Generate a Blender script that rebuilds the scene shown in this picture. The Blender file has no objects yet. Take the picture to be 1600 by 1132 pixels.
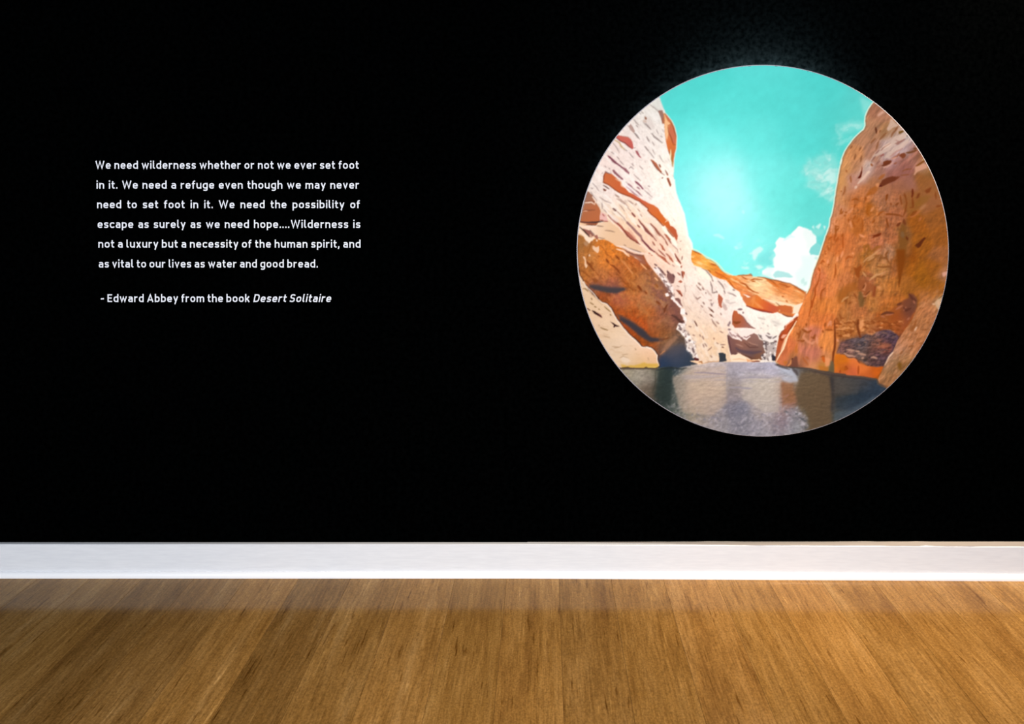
import bpy, bmesh, math, random
import numpy as np
from mathutils import Vector, Matrix
C = bpy.context.scene.collection
sc = bpy.context.scene

# ------------------------------------------------------------------ camera, world, lights, exposure
HALO = 1.8                          # strength of the added halo lamps
EYE = 1.5425                        # eye height
F = 1155.0                          # focal length in pixels of the 1600 px wide frame
DIST = 2.89                         # camera to wall
PPX, PPY = 852.0, 282.0             # where the wall's normal meets the picture
cam_d = bpy.data.cameras.new('camera'); cam = bpy.data.objects.new('camera', cam_d); C.objects.link(cam); sc.camera = cam
cam_d.sensor_width = 36; cam_d.lens = 36 * F / 1600
cam_d.shift_x = (800 - PPX) / 1600; cam_d.shift_y = (PPY - 566) / 1600
cam_d.clip_start = .05
cam.location = (0, 0, EYE); cam.rotation_euler = (math.pi / 2, 0, 0)
def wp(px, py, y=DIST):
    """a point of the plane y = const from its place in the photograph"""
    return Vector(((px - PPX) * y / F, y, EYE - (py - PPY) * y / F))

w = bpy.data.worlds.new('world'); sc.world = w; w.use_nodes = True
w.node_tree.nodes['Background'].inputs[0].default_value = (.75, .8, 1, 1); w.node_tree.nodes['Background'].inputs[1].default_value = .03
def light(kind, loc, aim, power, col, **k):
    d = bpy.data.lights.new('scene_light', kind); d.energy = power; d.color = col
    for a, b in k.items(): setattr(d, a, b)
    o = bpy.data.objects.new('scene_light', d); C.objects.link(o); o.location = loc
    o.rotation_euler = (Vector(aim) - Vector(loc)).to_track_quat('-Z', 'Y').to_euler(); return o
# ceiling track spot on the picture
light('SPOT', (.75, -1.2, 3.1), (.85, DIST, 1.72), 370, (1, .99, .97), spot_size=math.radians(30), spot_blend=.5, shadow_soft_size=.05)
# unseen cool area light added to brighten the lettering and baseboard
light('AREA', (-.9, -3.2, 1.9), (-.4, DIST, .5), 415, (.90, .94, 1), shape='RECTANGLE', size=5.5, size_y=.8)
# unseen warm spot added to brighten the floor at the right
light('SPOT', (1.9, 2.72, 3.1), (1.5, 2.98, 0), 530, (1, .78, .56), spot_size=math.radians(50), spot_blend=1.0, shadow_soft_size=.12)
light('SPOT', (.4, 1.45, 3.2), (.35, 1.85, 0), 320, (1, .82, .62), spot_size=math.radians(80), spot_blend=1.0, shadow_soft_size=.15)  # second added spot, lifts the middle of the floor
sc.view_settings.view_transform = 'Standard'; sc.view_settings.look = 'None'; sc.view_settings.gamma = 1
sc.view_settings.exposure = 0; sc.view_settings.use_curve_mapping = False

# unseen lamps added behind the picture's upper rim, for the wall halo
for a_, p_ in ((54, 5), (64, 22), (75, 55), (86, 80), (97, 78), (108, 52), (119, 24), (130, 12), (141, 9), (152, 6)):
    ca_, sa_ = math.cos(math.radians(a_)), math.sin(math.radians(a_)); q_ = wp(1192, 392, DIST - .012) + Vector((ca_, 0, sa_)) * .650
    light('SPOT', q_, q_ + Vector((ca_ * .5, .08, sa_)), p_ * HALO, (.72, .95, 1), spot_size=math.radians(130), spot_blend=1.0, shadow_soft_size=.005)
# ------------------------------------------------------------------ helpers
def mat(name, col=(.8, .8, .8), rough=.5, spec=.5):
    m = bpy.data.materials.new(name); m.use_nodes = True; b = m.node_tree.nodes['Principled BSDF']
    b.inputs['Base Color'].default_value = (*col, 1); b.inputs['Roughness'].default_value = rough
    b.inputs['Specular IOR Level'].default_value = spec; return m
def nodes(m): return m.node_tree.nodes, m.node_tree.links, m.node_tree.nodes['Principled BSDF']
def obj(name, verts, faces, m, parent=None, smooth=False):
    me = bpy.data.meshes.new(name); me.from_pydata([tuple(v) for v in verts], [], faces); me.materials.append(m); me.update()
    o = bpy.data.objects.new(name, me); C.objects.link(o)
    if parent: o.parent = parent
    if smooth: me.shade_smooth()
    return o
def empty(name, loc, parent=None, label=None, cat=None, group=None, kind=None):
    o = bpy.data.objects.new(name, None); C.objects.link(o); o.location = loc; o.empty_display_size = .05
    if parent: o.parent = parent
    for k, v in (('label', label), ('category', cat), ('group', group), ('kind', kind)):
        if v: o[k] = v
    return o
def boxv(x0, x1, y0, y1, z0, z1):
    v = [(x, y, z) for x in (x0, x1) for y in (y0, y1) for z in (z0, z1)]
    return v, [(0, 1, 3, 2), (4, 6, 7, 5), (0, 4, 5, 1), (2, 3, 7, 6), (0, 2, 6, 4), (1, 5, 7, 3)]

# ------------------------------------------------------------------ materials
M_wall = mat('matt_black_wall_paint', (.0004, .00045, .0005), .9, 0.0)
n, l, b = nodes(M_wall)
t = n.new('ShaderNodeTexNoise'); t.inputs['Scale'].default_value = 55; t.inputs['Detail'].default_value = 4
r = n.new('ShaderNodeValToRGB'); r.color_ramp.elements[0].position = .35; r.color_ramp.elements[1].position = .7
r.color_ramp.elements[0].color = (.00012, .00018, .0002, 1); r.color_ramp.elements[1].color = (.0006, .00075, .0008, 1)
tc = n.new('ShaderNodeTexCoord'); l.new(tc.outputs['Object'], t.inputs['Vector']); l.new(t.outputs['Fac'], r.inputs['Fac']); l.new(r.outputs['Color'], b.inputs['Base Color'])
bp = n.new('ShaderNodeBump'); bp.inputs['Strength'].default_value = .15; l.new(t.outputs['Fac'], bp.inputs['Height']); l.new(bp.outputs['Normal'], b.inputs['Normal'])

M_trim = mat('white_satin_trim_paint', (.80, .80, .82), .45, .4)
n, l, b = nodes(M_trim)
tc = n.new('ShaderNodeTexCoord'); mp = n.new('ShaderNodeMapping'); mp.inputs['Scale'].default_value = (6, 40, 60)
t = n.new('ShaderNodeTexNoise'); t.inputs['Scale'].default_value = 2.5; t.inputs['Detail'].default_value = 5
r = n.new('ShaderNodeValToRGB'); r.color_ramp.elements[0].color = (.69, .705, .74, 1); r.color_ramp.elements[1].color = (.745, .76, .79, 1)
r.color_ramp.elements[0].position = .3; r.color_ramp.elements[1].position = .7
l.new(tc.outputs['Object'], mp.inputs['Vector']); l.new(mp.outputs['Vector'], t.inputs['Vector']); l.new(t.outputs['Fac'], r.inputs['Fac']); l.new(r.outputs['Color'], b.inputs['Base Color'])
M_shoe = mat('bright_white_moulding_paint', (.90, .91, .94), .35, .5)
M_top_strip = mat('grey_top_strip', (.34, .315, .30), .7, .2)  # grey tone along the board's top face, widening to the right
n, l, b = nodes(M_top_strip)
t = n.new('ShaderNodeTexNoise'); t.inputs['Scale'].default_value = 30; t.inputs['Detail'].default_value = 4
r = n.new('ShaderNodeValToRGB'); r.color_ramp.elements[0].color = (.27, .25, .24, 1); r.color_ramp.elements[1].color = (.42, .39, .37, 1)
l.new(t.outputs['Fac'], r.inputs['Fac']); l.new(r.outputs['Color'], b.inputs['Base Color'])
M_letter = mat('white_vinyl_lettering', (.90, .93, 1.0), .5, .2)
M_edge = mat('pale_grey_panel_edge', (.34, .33, .37), .5, .3)
M_fix = mat('dark_standoff_metal', (.03, .03, .03), .5, .5)

M_wood = mat('warm_oak_plank', (.3, .17, .06), .3, .5)
n, l, b = nodes(M_wood)
tc = n.new('ShaderNodeTexCoord'); oi = n.new('ShaderNodeObjectInfo')
off = n.new('ShaderNodeVectorMath'); off.operation = 'SCALE'; off.inputs[0].default_value = (3.1, 7.7, 1.3); l.new(oi.outputs['Random'], off.inputs['Scale'])
add = n.new('ShaderNodeVectorMath'); l.new(tc.outputs['Object'], add.inputs[0]); l.new(off.outputs[0], add.inputs[1])
def grain(sx, sy, scale, detail, rough=.6):
    mp = n.new('ShaderNodeMapping'); mp.inputs['Scale'].default_value = (sx, sy, 1); l.new(add.outputs[0], mp.inputs['Vector'])
    t = n.new('ShaderNodeTexNoise'); t.inputs['Scale'].default_value = scale; t.inputs['Detail'].default_value = detail; t.inputs['Roughness'].default_value = rough
    l.new(mp.outputs[0], t.inputs['Vector']); return t
def ramp(src, stops):
    r = n.new('ShaderNodeValToRGB'); e = r.color_ramp.elements
    while len(e) < len(stops): e.new(.5)
    for q, (p, c) in zip(e, stops): q.position = p; q.color = (*c, 1)
    l.new(src, r.inputs['Fac']); return r
g1 = grain(1, .14, 13, 6); g2 = grain(1, .06, 110, 5, .75); g3 = grain(1, .08, 80, 3); g4 = grain(1, .8, 170, 3)
base = ramp(g1.outputs['Fac'], [(.25, (.19, .090, .022)), (.45, (.262, .133, .034)), (.60, (.31, .165, .048)), (.78, (.385, .225, .082))])
fine = ramp(g2.outputs['Fac'], [(.25, (.58, .53, .46)), (.5, (.99, .99, .99)), (.75, (1.36, 1.40, 1.5))])
strk = ramp(g3.outputs['Fac'], [(.28, (.50, .42, .30)), (.38, (1, 1, 1)), (.62, (1, 1, 1)), (.72, (1.35, 1.42, 1.55))])
spk = ramp(g4.outputs['Fac'], [(.25, (.66, .66, .66)), (.75, (1.34, 1.34, 1.34))])
def mul(a, b_):
    m = n.new('ShaderNodeMix'); m.data_type = 'RGBA'; m.blend_type = 'MULTIPLY'; m.inputs[0].default_value = 1
    l.new(a, m.inputs[6]); l.new(b_, m.inputs[7]); return m.outputs[2]
c = mul(mul(mul(mul(base.outputs[0], fine.outputs[0]), strk.outputs[0]), spk.outputs[0]), oi.outputs['Color'])
l.new(c, b.inputs['Base Color'])
bp = n.new('ShaderNodeBump'); bp.inputs['Strength'].default_value = .05; bp.inputs['Distance'].default_value = .002; l.new(g2.outputs['Fac'], bp.inputs['Height']); l.new(bp.outputs['Normal'], b.inputs['Normal'])
b.inputs['Roughness'].default_value = .14; b.inputs['Specular IOR Level'].default_value = .13
M_sub = mat('dark_subfloor', (.10, .055, .02), .8, .1)

# ------------------------------------------------------------------ the setting
XL, XR = -3.6, 3.4
v, f = boxv(XL, XR, DIST, DIST + .15, -.1, 3.4); wall = obj('wall_back', v, f, M_wall); wall['kind'] = 'structure'; wall['label'] = 'matt black painted gallery wall'
v, f = boxv(XL, XR, -2.4, DIST + .15, -.12, -.012); floor = obj('floor', v, f, M_sub); floor['kind'] = 'structure'; floor['label'] = 'warm oak plank floor running up to the black wall'
PW, GAP, X0 = .2016, .00025, .053
def plank_mesh(length):
    a, bb, e, h = PW / 2 - GAP, length - GAP, .0005, -.012
    v = [(-a, 0, h), (a, 0, h), (a, -bb, h), (-a, -bb, h), (-a, 0, -e), (a, 0, -e), (a, -bb, -e), (-a, -bb, -e), (-a + e, -e, 0), (a - e, -e, 0), (a - e, -bb + e, 0), (-a + e, -bb + e, 0)]
    f = [(0, 1, 2, 3)] + [(i, i + 4, (i + 1) % 4 + 4, (i + 1) % 4) for i in range(4)] + [(i + 4, i + 8, (i + 1) % 4 + 8, (i + 1) % 4 + 4) for i in range(4)] + [(8, 11, 10, 9)]
    me = bpy.data.meshes.new('plank'); me.from_pydata(v, [], f); me.materials.append(M_wood); me.update(); return me
LEN = [1.15, 1.5, 1.9]; meshes = [plank_mesh(q) for q in LEN]; ln = meshes
rr_ = random.Random(5)
TONE = {-8: .80, -7: .88, -6: 1.10, -5: .76, -4: .92, -3: 1.04, -2: 1.0, -1: 1.10, 0: .94, 1: 1.0, 2: 1.06, 3: .96, 4: 1.03, 5: .90, 6: .90, 7: .88}
for k in range(-18, 17):
    xc = X0 + PW * (k + .5)
    y = DIST - .004; first = True
    while y > -2.2:
        i = (2 if rr_.random() < .6 else 1) if first else rr_.randrange(3)
        o = bpy.data.objects.new('plank', meshes[i]); C.objects.link(o); o.parent = floor; o.location = (xc, y, 0)
        t_ = TONE.get(k, .96 + .1 * rr_.random()) * (1 if first else .95 + .1 * rr_.random()); o.color = (t_, t_ * (1 + .02 * (rr_.random() - .5)), t_ * (1 + .06 * (rr_.random() - .5)), 1)
        y -= LEN[i]; first = False

# baseboard: board standing a little off true against the wall, quarter-round shoe at its foot, grey strip along its top
BH = .1265
def thick(x): return .016 + .020 * max(0., min(1., (x + .1) / 2.0)) ** 1.0
NX = 240; xs = [XL + (XR - XL) * i / NX for i in range(NX + 1)]
def sweep(name, prof, m, smooth=False, xs=xs):
    NX = len(xs) - 1
    """prof(x) -> list of (y, z); skinned along the wall, ends capped"""
    V = []; Fc = []; k = len(prof(0))
    for x in xs: V += [(x, yy, zz) for yy, zz in prof(x)]
    for i in range(NX):
        for j in range(k): Fc.append((i * k + j, i * k + (j + 1) % k, (i + 1) * k + (j + 1) % k, (i + 1) * k + j))
    Fc += [tuple(range(k))[::-1], tuple(NX * k + j for j in range(k))]
    o = obj(name, V, Fc, m, base_o, smooth); return o
base_o = empty('baseboard_back', (0, DIST, 0), kind='structure', label='white painted baseboard along the foot of the black wall')
def wob(x, a, s): return a * (math.sin(x * 9.1 + s) * .5 + math.sin(x * 23.7 + 2 * s) * .3 + math.sin(x * 61.3 + s * 3) * .2)
def lip(x): return BH + wob(x, .0006, 1.2)
sweep('board', lambda x: [(0, 0), (-thick(x), 0), (-thick(x), lip(x) - .002), (-thick(x) + .002, lip(x)), (0, BH + .0005)], M_trim)
def shoe(x):
    t = thick(x); r_ = .013; hh = .021
    return [(-t + .001, 0)] + [(-t - r_ * math.cos(a), .006 + (hh - .006) * math.sin(a)) for a in [0, .35, .7, 1.05, 1.35, 1.5]][::1] + [(-t + .001, hh)]
def shoe2(x):
    p = shoe(x); return [(p[0][0], 0), (p[1][0], 0)] + p[1:]
sweep('shoe_moulding', shoe2, M_shoe)
def strip_prof(x):
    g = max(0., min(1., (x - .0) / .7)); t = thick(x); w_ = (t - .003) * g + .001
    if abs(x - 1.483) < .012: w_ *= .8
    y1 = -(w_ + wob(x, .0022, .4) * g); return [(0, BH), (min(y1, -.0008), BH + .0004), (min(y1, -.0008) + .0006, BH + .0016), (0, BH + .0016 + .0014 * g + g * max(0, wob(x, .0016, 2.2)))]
sweep('top_strip', strip_prof, M_top_strip, xs=[q_ for q_ in xs if q_ > -.1])

# ------------------------------------------------------------------ lettering: strokes of a narrow grotesque, one raised vinyl letter at a time
# every glyph: (advance, [strokes]); a stroke is a list of (x, y, corner radius)
def R(*p): return [(q + (0,))[:3] if len(q) == 2 else q for q in p]
G = {
 'n': (7.9, [R((1.1, 0), (1.1, 9)), R((1.1, 6.3), (2.6, 7.9, 1.2), (6.8, 7.9, 2.5), (6.8, 0))]),
 'h': (7.9, [R((1.1, 0), (1.1, 12.8)), R((1.1, 6.3), (2.6, 7.9, 1.2), (6.8, 7.9, 2.5), (6.8, 0))]),
 'm': (12.4, [R((1.1, 0), (1.1, 9)), R((1.1, 6.3), (2.4, 7.9, 1), (6.2, 7.9, 2.2), (6.2, 0)), R((6.2, 6.3), (7.5, 7.9, 1), (11.3, 7.9, 2.2), (11.3, 0))]),
 'u': (7.9, [R((6.8, 9), (6.8, 0)), R((6.8, 2.7), (5.3, 1.1, 1.2), (1.1, 1.1, 2.5), (1.1, 9))]),
 'r': (5.6, [R((1.1, 0), (1.1, 9)), R((1.1, 6.0), (2.6, 7.9, 1.3), (5.4, 7.9))]),
 'o': (8.1, ['c', R((1.1, 1.1, 2.7), (7.0, 1.1, 2.7), (7.0, 7.9, 2.7), (1.1, 7.9, 2.7))]),
 'e': (8.0, [R((1.1, 4.5), (6.9, 4.5), (6.9, 7.9, 2.7), (1.1, 7.9, 2.7), (1.1, 1.1, 2.7), (6.0, 1.1, .8), (6.8, 2.1))]),
 'c': (7.2, [R((6.8, 6.8), (6.0, 7.9, .8), (1.1, 7.9, 2.7), (1.1, 1.1, 2.7), (6.0, 1.1, .8), (6.8, 2.2))]),
 'a': (7.6, [R((1.2, 7.2), (2.0, 7.9, .8), (6.5, 7.9, 2.2), (6.5, 0)), R((6.5, 5.0), (1.1, 5.0, 1.9), (1.1, 1.1, 1.9), (6.5, 1.1))]),
 'd': (8.0, [R((6.9, 0), (6.9, 12.8)), R((6.9, 7.9), (1.1, 7.9, 2.7), (1.1, 1.1, 2.7), (6.9, 1.1))]),
 'b': (8.0, [R((1.1, 0), (1.1, 12.8)), R((1.1, 7.9), (6.9, 7.9, 2.7), (6.9, 1.1, 2.7), (1.1, 1.1))]),
 'p': (8.0, [R((1.1, -3.4), (1.1, 9)), R((1.1, 7.9), (6.9, 7.9, 2.7), (6.9, 1.1, 2.7), (1.1, 1.1))]),
 'g': (8.0, [R((6.9, 9), (6.9, -2.5, 2.3), (2.2, -2.5, .5), (1.4, -1.8)), R((6.9, 7.9), (1.1, 7.9, 2.7), (1.1, 1.1, 2.7), (6.9, 1.1))]),
 'i': (2.2, [R((1.1, 0), (1.1, 9)), R((1.1, 10.6), (1.1, 12.8))]),
 'l': (3.6, [R((1.1, 12.8), (1.1, 1.1, 1.7), (3.5, 1.1))]),
 't': (5.1, [R((1.9, 11.8), (1.9, 1.1, 1.8), (5.0, 1.1)), R((0, 7.9), (4.9, 7.9))]),
 'f': (4.9, [R((1.9, 0), (1.9, 11.7, 2.0), (4.9, 11.7)), R((0, 7.9), (4.7, 7.9))]),
 's': (7.0, [R((6.3, 7.0), (5.4, 7.9, .8), (1.2, 7.9, 1.6), (1.2, 4.7, 1.5), (5.9, 4.4, 1.6), (5.9, 1.1, 1.6), (1.4, 1.1, .8), (.6, 2.0))]),
 'v': (7.6, [R((.9, 9), (3.8, .8), (6.7, 9))]),
 'y': (7.6, [R((.9, 9), (3.9, 1.2)), R((6.8, 9), (3.5, -.3), (2.6, -3.3))]),
 'w': (11.6, [R((.9, 9), (3.4, .9), (5.8, 8.0), (8.2, .9), (10.7, 9))]),
 'x': (7.4, [R((.9, 9), (6.5, 0)), R((6.5, 9), (.9, 0))]),
 'k': (7.8, [R((1.1, 0), (1.1, 12.8)), R((6.6, 9), (2.0, 4.0)), R((3.2, 5.2), (6.9, 0))]),
 'W': (14.6, [R((.9, 12.5), (4.1, .9), (7.3, 11.4), (10.5, .9), (13.7, 12.5))]),
 'A': (10.4, [R((.9, 0), (5.2, 11.6), (9.5, 0)), R((2.4, 3.5), (8.0, 3.5))]),
 'E': (7.9, [R((7.6, 11.4), (1.1, 11.4), (1.1, 1.1), (7.6, 1.1)), R((1.1, 6.4), (6.8, 6.4))]),
 'D': (9.1, ['c', R((1.1, 1.1), (8.0, 1.1, 3.4), (8.0, 11.4, 3.4), (1.1, 11.4))]),
 'S': (8.6, [R((7.5, 10.1), (6.6, 11.4, 1.3), (1.3, 11.4, 2.4), (1.3, 6.5, 2.2), (7.3, 6.1, 2.2), (7.3, 1.1, 2.4), (1.8, 1.1, 1.2), (.8, 2.4))]),
 '.': (2.4, [R((1.2, 0), (1.2, 2.4))]), ',': (2.4, [R((1.4, 2.4), (1.2, .2), (.4, -1.9))]), '-': (5.6, [R((.3, 4.6), (2.0, 5.4, 1), (3.6, 4.9, 1), (5.3, 5.5))]),
}
SW = 1.86; SB = 2.0
def rounded(P, closed):
    out = []; N = len(P)
    for i, (x, y, r) in enumerate(P):
        if r <= 0 or (not closed and i in (0, N - 1)): out.append((x, y)); continue
        a = Vector(P[i - 1][:2]); q = Vector((x, y)); c_ = Vector(P[(i + 1) % N][:2])
        d1 = (a - q); d2 = (c_ - q); r1 = min(r, d1.length * .5 if (closed or 0 < i - 1) and P[i - 1][2] > 0 else d1.length); r2 = min(r, d2.length * .5 if P[(i + 1) % N][2] > 0 else d2.length)
        p1 = q + d1.normalized() * r1; p2 = q + d2.normalized() * r2
        for k in range(6):
            t = k / 5; bz = (1 - t)**2 * p1 + 2 * t * (1 - t) * (q * .9 + (p1 + p2) * .05) + t * t * p2; out.append((bz.x, bz.y))
    res = [out[0]]
    for p in out[1:]:
        if math.hypot(p[0] - res[-1][0], p[1] - res[-1][1]) > 1e-3: res.append(p)
    return res
def glyph_mesh(ch, slant):
    adv, st = G[ch]; V = []; Fc = []; closed = False
    if isinstance(st[0], str): closed = True; st = st[1:]
    for s_i, S_ in enumerate(st):
        P = [Vector(p) for p in rounded(S_, closed)]; N = len(P); L = []; Rr = []
        if closed and (P[0] - P[-1]).length < 1e-3: P.pop(); N -= 1
        for i in range(N):
            a = P[i - 1] if (i or closed) else None; c_ = P[(i + 1) % N] if (i < N - 1 or closed) else None
            d1 = (P[i] - a).normalized() if a is not None else None; d2 = (c_ - P[i]).normalized() if c_ is not None else None
            d1 = d1 or d2; d2 = d2 or d1; t = (d1 + d2); t = t.normalized() if t.length > 1e-6 else d1
            nn = Vector((-t.y, t.x)); cs = max(.45, nn.dot(Vector((-d1.y, d1.x)))); L.append(P[i] + nn * SW / 2 / cs); Rr.append(P[i] - nn * SW / 2 / cs)
        b0 = len(V); z = 0.0009 + s_i * .00004
        for p, q in zip(L, Rr):
            for r_ in (p, q):
                for yy in (0, -z): V.append((r_.x + slant * r_.y, yy, r_.y))
        m_ = N if closed else N - 1
        for i in range(m_):
            a = b0 + 4 * i; c_ = b0 + 4 * ((i + 1) % N)
            Fc += [(a + 1, c_ + 1, c_ + 3, a + 3), (a, a + 1, a + 3 - 2, a)] if False else [(a + 1, a + 3, c_ + 3, c_ + 1), (a, a + 1, c_ + 1, c_), (a + 2, c_ + 2, c_ + 3, a + 3)]
        if not closed: a = b0 + 4 * (N - 1); Fc += [(b0, b0 + 2, b0 + 3, b0 + 1), (a, a + 1, a + 3, a + 2)]
    me = bpy.data.meshes.new('letter'); k = DIST / F
    me.from_pydata([(x * k, y, z * k) for x, y, z in V], [], Fc); me.materials.append(M_letter); me.update(); return me
GM = {}
def set_line(root, runs, x0, x1, base_y, gmin=5.0, part_name='text_line'):
    """runs: [(text, slant)]; letters keep their width, word gaps take up the slack so the line fills x0..x1 (photo px)"""
    words = [(w_, sl_) for tx, sl_ in runs for w_ in tx.split(' ')]
    wid = [sum(G[ch][0] for ch in w_) + SB * (len(w_) - 1) for w_, _ in words]
    gap = (x1 - x0 - sum(wid)) / max(1, len(words) - 1); sc_ = 1.0
    if gap < gmin: sc_ = (x1 - x0 - gmin * (len(words) - 1)) / sum(wid); gap = gmin
    elif gap > 12.5: sc_ = min(1.07, (x1 - x0 - 11 * (len(words) - 1)) / sum(wid)); gap = (x1 - x0 - sum(wid) * sc_) / (len(words) - 1)
    p0 = wp(x0, base_y, DIST); ln_ = empty(part_name, p0 - root.location, root); x = 0
    for (w_, sl_), ww in zip(words, wid):
        for ch in w_:
            if (ch, sl_) not in GM: GM[(ch, sl_)] = glyph_mesh(ch, sl_)
            o = bpy.data.objects.new('letter' if ch.isalpha() else 'punctuation_mark', GM[(ch, sl_)]); C.objects.link(o); o.parent = ln_
            o.location = (x * DIST / F, -.0003, 0); o.scale = (sc_, 1, 1); x += (G[ch][0] + SB) * sc_
        x += gap - SB * sc_
    return ln_
q = empty('quotation', wp(355, 420), label='white vinyl quotation lettered on the black wall, six justified lines', cat='wall lettering')
for tx, xa, xb, yb in [('We need wilderness whether or not we ever set foot', 149.3, 560.6, 264.0), ('in it. We need a refuge even though we may never', 151.0, 561.2, 295.0),
                       ('need to set foot in it. We need the possibility of', 151.8, 562.3, 325.6), ('escape as surely as we need hope....Wilderness is', 152.7, 563.2, 356.4),
                       ('not a luxury but a necessity of the human spirit, and', 153.8, 563.6, 387.3), ('as vital to our lives as water and good bread.', 154.4, 497.0, 418.3)]:
    set_line(q, [(tx, 0)], xa, xb, yb, 5.2 if xb < 550 else 5.7)
q2 = empty('attribution', wp(337, 478), label='white line below the quotation naming its author and book, book title in italics', cat='wall lettering')
set_line(q2, [('- Edward Abbey from the book', 0), ('Desert Solitaire', .2)], 157.5, 516.8, 472.3, 5.2)

# ---- the circular canyon print: drawn shape by shape (numbers are positions on the print, colours are its final tones)
PX0, PY0, PN, PS = 898.0, 98.0, 590, 2            # print raster origin, size, oversampling
rng = np.random.RandomState(7)
NR = PN * PS
GY, GX = np.mgrid[0:NR, 0:NR].astype(np.float32)
GX = PX0 + (GX + .5) / PS; GY = PY0 + (GY + .5) / PS
IMG = np.zeros((NR, NR, 3), np.float32)
SC = {'A':(900,130),'B':(980,130),'C':(900,250),'D':(980,250),'E':(890,350),'F':(980,350),'G':(900,440),'H':(980,440),
      'I':(960,540),'J':(1060,370),'K':(1060,470),'L':(1060,570),'M':(1160,370),'N':(1150,470),'O':(1160,570),'P':(1220,240),
      'Q':(1300,140),'R':(1380,180),'S':(1280,250),'T':(1380,290),'U':(1260,360),'V':(1370,390),'X':(1200,470),'Y':(1290,500),
      'Z':(1370,490),'a':(1260,570)}
def pts(s):
    """'B 480,205 495,260 D 688,0' -> positions; 'w' = plain positions, 'b' = the 7.07x tile"""
    o = []; cur = 'w'
    for t in s.split():
        if ',' not in t: cur = t; continue
        x, y = map(float, t.split(','))
        if cur == 'w': o.append((x, y))
        elif cur == 'b': o.append((1100 + x / 7.073, 300 + y / 7.073))
        else: o.append((SC[cur][0] + x / 9.433, SC[cur][1] + y / 9.433))
    return np.array(o, np.float32)
def vnoise(sx, sy, ang=0., seed=0, octs=3):
    """smooth noise in 0..1 with cell sizes sx (along ang) and sy (across)"""
    r = np.random.RandomState(seed); c, s = math.cos(math.radians(ang)), math.sin(math.radians(ang))
    u = (GX - 1190) * c + (GY - 390) * s; v = -(GX - 1190) * s + (GY - 390) * c
    out = np.zeros_like(GX); amp = 1.; tot = 0.
    for k in range(octs):
        fu = u / (sx / 2**k) + 500.; fv = v / (sy / 2**k) + 500.
        iu = np.floor(fu).astype(int); iv = np.floor(fv).astype(int); fu = fu - iu; fv = fv - iv
        fu = fu * fu * (3 - 2 * fu); fv = fv * fv * (3 - 2 * fv)
        T = r.rand(257, 257).astype(np.float32); g = lambda a, b: T[a % 257, b % 257]
        out += amp * ((g(iu, iv) * (1 - fu) + g(iu + 1, iv) * fu) * (1 - fv) + (g(iu, iv + 1) * (1 - fu) + g(iu + 1, iv + 1) * fu) * fv)
        tot += amp; amp *= .55
    return out / tot
WX = vnoise(5, 5, 0, 91, 3) - .5; WY = vnoise(5, 5, 0, 92, 3) - .5
def box(P, pad):
    x0 = int(max(0, (P[:, 0].min() - pad - PX0) * PS)); x1 = int(min(NR, (P[:, 0].max() + pad - PX0) * PS + 2))
    y0 = int(max(0, (P[:, 1].min() - pad - PY0) * PS)); y1 = int(min(NR, (P[:, 1].max() + pad - PY0) * PS + 2))
    return slice(y0, max(y1, y0 + 1)), slice(x0, max(x1, x0 + 1))
def blur(m, r):
    r = r * PS; n = max(1, int(r * 2.5)); k = np.exp(-.5 * (np.arange(-n, n + 1) / max(r, .01))**2); k /= k.sum()
    for ax in (0, 1): m = np.apply_along_axis(lambda a: np.convolve(a, k, 'same'), ax, m) if m.shape[ax] > 2 * n + 1 else m
    return m.astype(np.float32)
def inside(P, sl, warp):
    x = GX[sl] + warp * 2 * WX[sl]; y = GY[sl] + warp * 2 * WY[sl]; m = np.zeros(x.shape, bool)
    j = len(P) - 1
    for i in range(len(P)):
        xi, yi = P[i]; xj, yj = P[j]
        if yi != yj: m ^= ((yi > y) != (yj > y)) & (x < (xj - xi) * (y - yi) / (yj - yi) + xi)
        j = i
    return m.astype(np.float32)
def field(cols, sl, sig):
    """colour samples (x, y, r, g, b) blended smoothly over the area"""
    n = 0; d = 0; x = GX[sl]; y = GY[sl]; sig = sig * 1.
    for (px, py, *c) in cols:
        w = np.exp(-((x - px)**2 + (y - py)**2) / (2 * sig * sig)) + 1e-6 / (1 + ((x - px)**2 + (y - py)**2))
        n = n + w[..., None] * np.array(c, np.float32); d = d + w[..., None]
    return n / d
def put(sl, m, col, a=1.):
    m = (m * a)[..., None]; IMG[sl] = IMG[sl] * (1 - m) + (np.array(col, np.float32) if not isinstance(col, np.ndarray) else col) * m
def poly(s, col, warp=.5, soft=0., a=1., sig=30):
    P = pts(s) if isinstance(s, str) else s; sl = box(P, 3 + soft * 3); m = inside(P, sl, warp)
    if soft: m = blur(m, soft)
    if isinstance(col, list): col = field(col, sl, sig)
    put(sl, m, col, a); return sl, m
def line(s, w, col, a=1., soft=.5, warp=.35, taper=True):
    P = pts(s) if isinstance(s, str) else s; sl = box(P, w + 3); x = GX[sl] + warp * 2 * WX[sl]; y = GY[sl] + warp * 2 * WY[sl]
    L = np.r_[0, np.cumsum(np.hypot(*(P[1:] - P[:-1]).T))]; best = np.zeros(x.shape, np.float32)
    for i in range(len(P) - 1):
        a0, b0 = P[i], P[i + 1]; d = b0 - a0; q = max(float(d @ d), 1e-6)
        t = np.clip(((x - a0[0]) * d[0] + (y - a0[1]) * d[1]) / q, 0, 1)
        dist = np.hypot(x - a0[0] - t * d[0], y - a0[1] - t * d[1]); u = (L[i] + t * math.sqrt(q)) / max(L[-1], 1e-6)
        ww = w * (.35 + .65 * np.sin(np.pi * np.clip(u, .02, .98))**.6) if taper else w
        best = np.maximum(best, np.clip((ww / 2 - dist) / soft / 1.3 + .5, 0, 1))
    put(sl, best, col, a)
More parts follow.
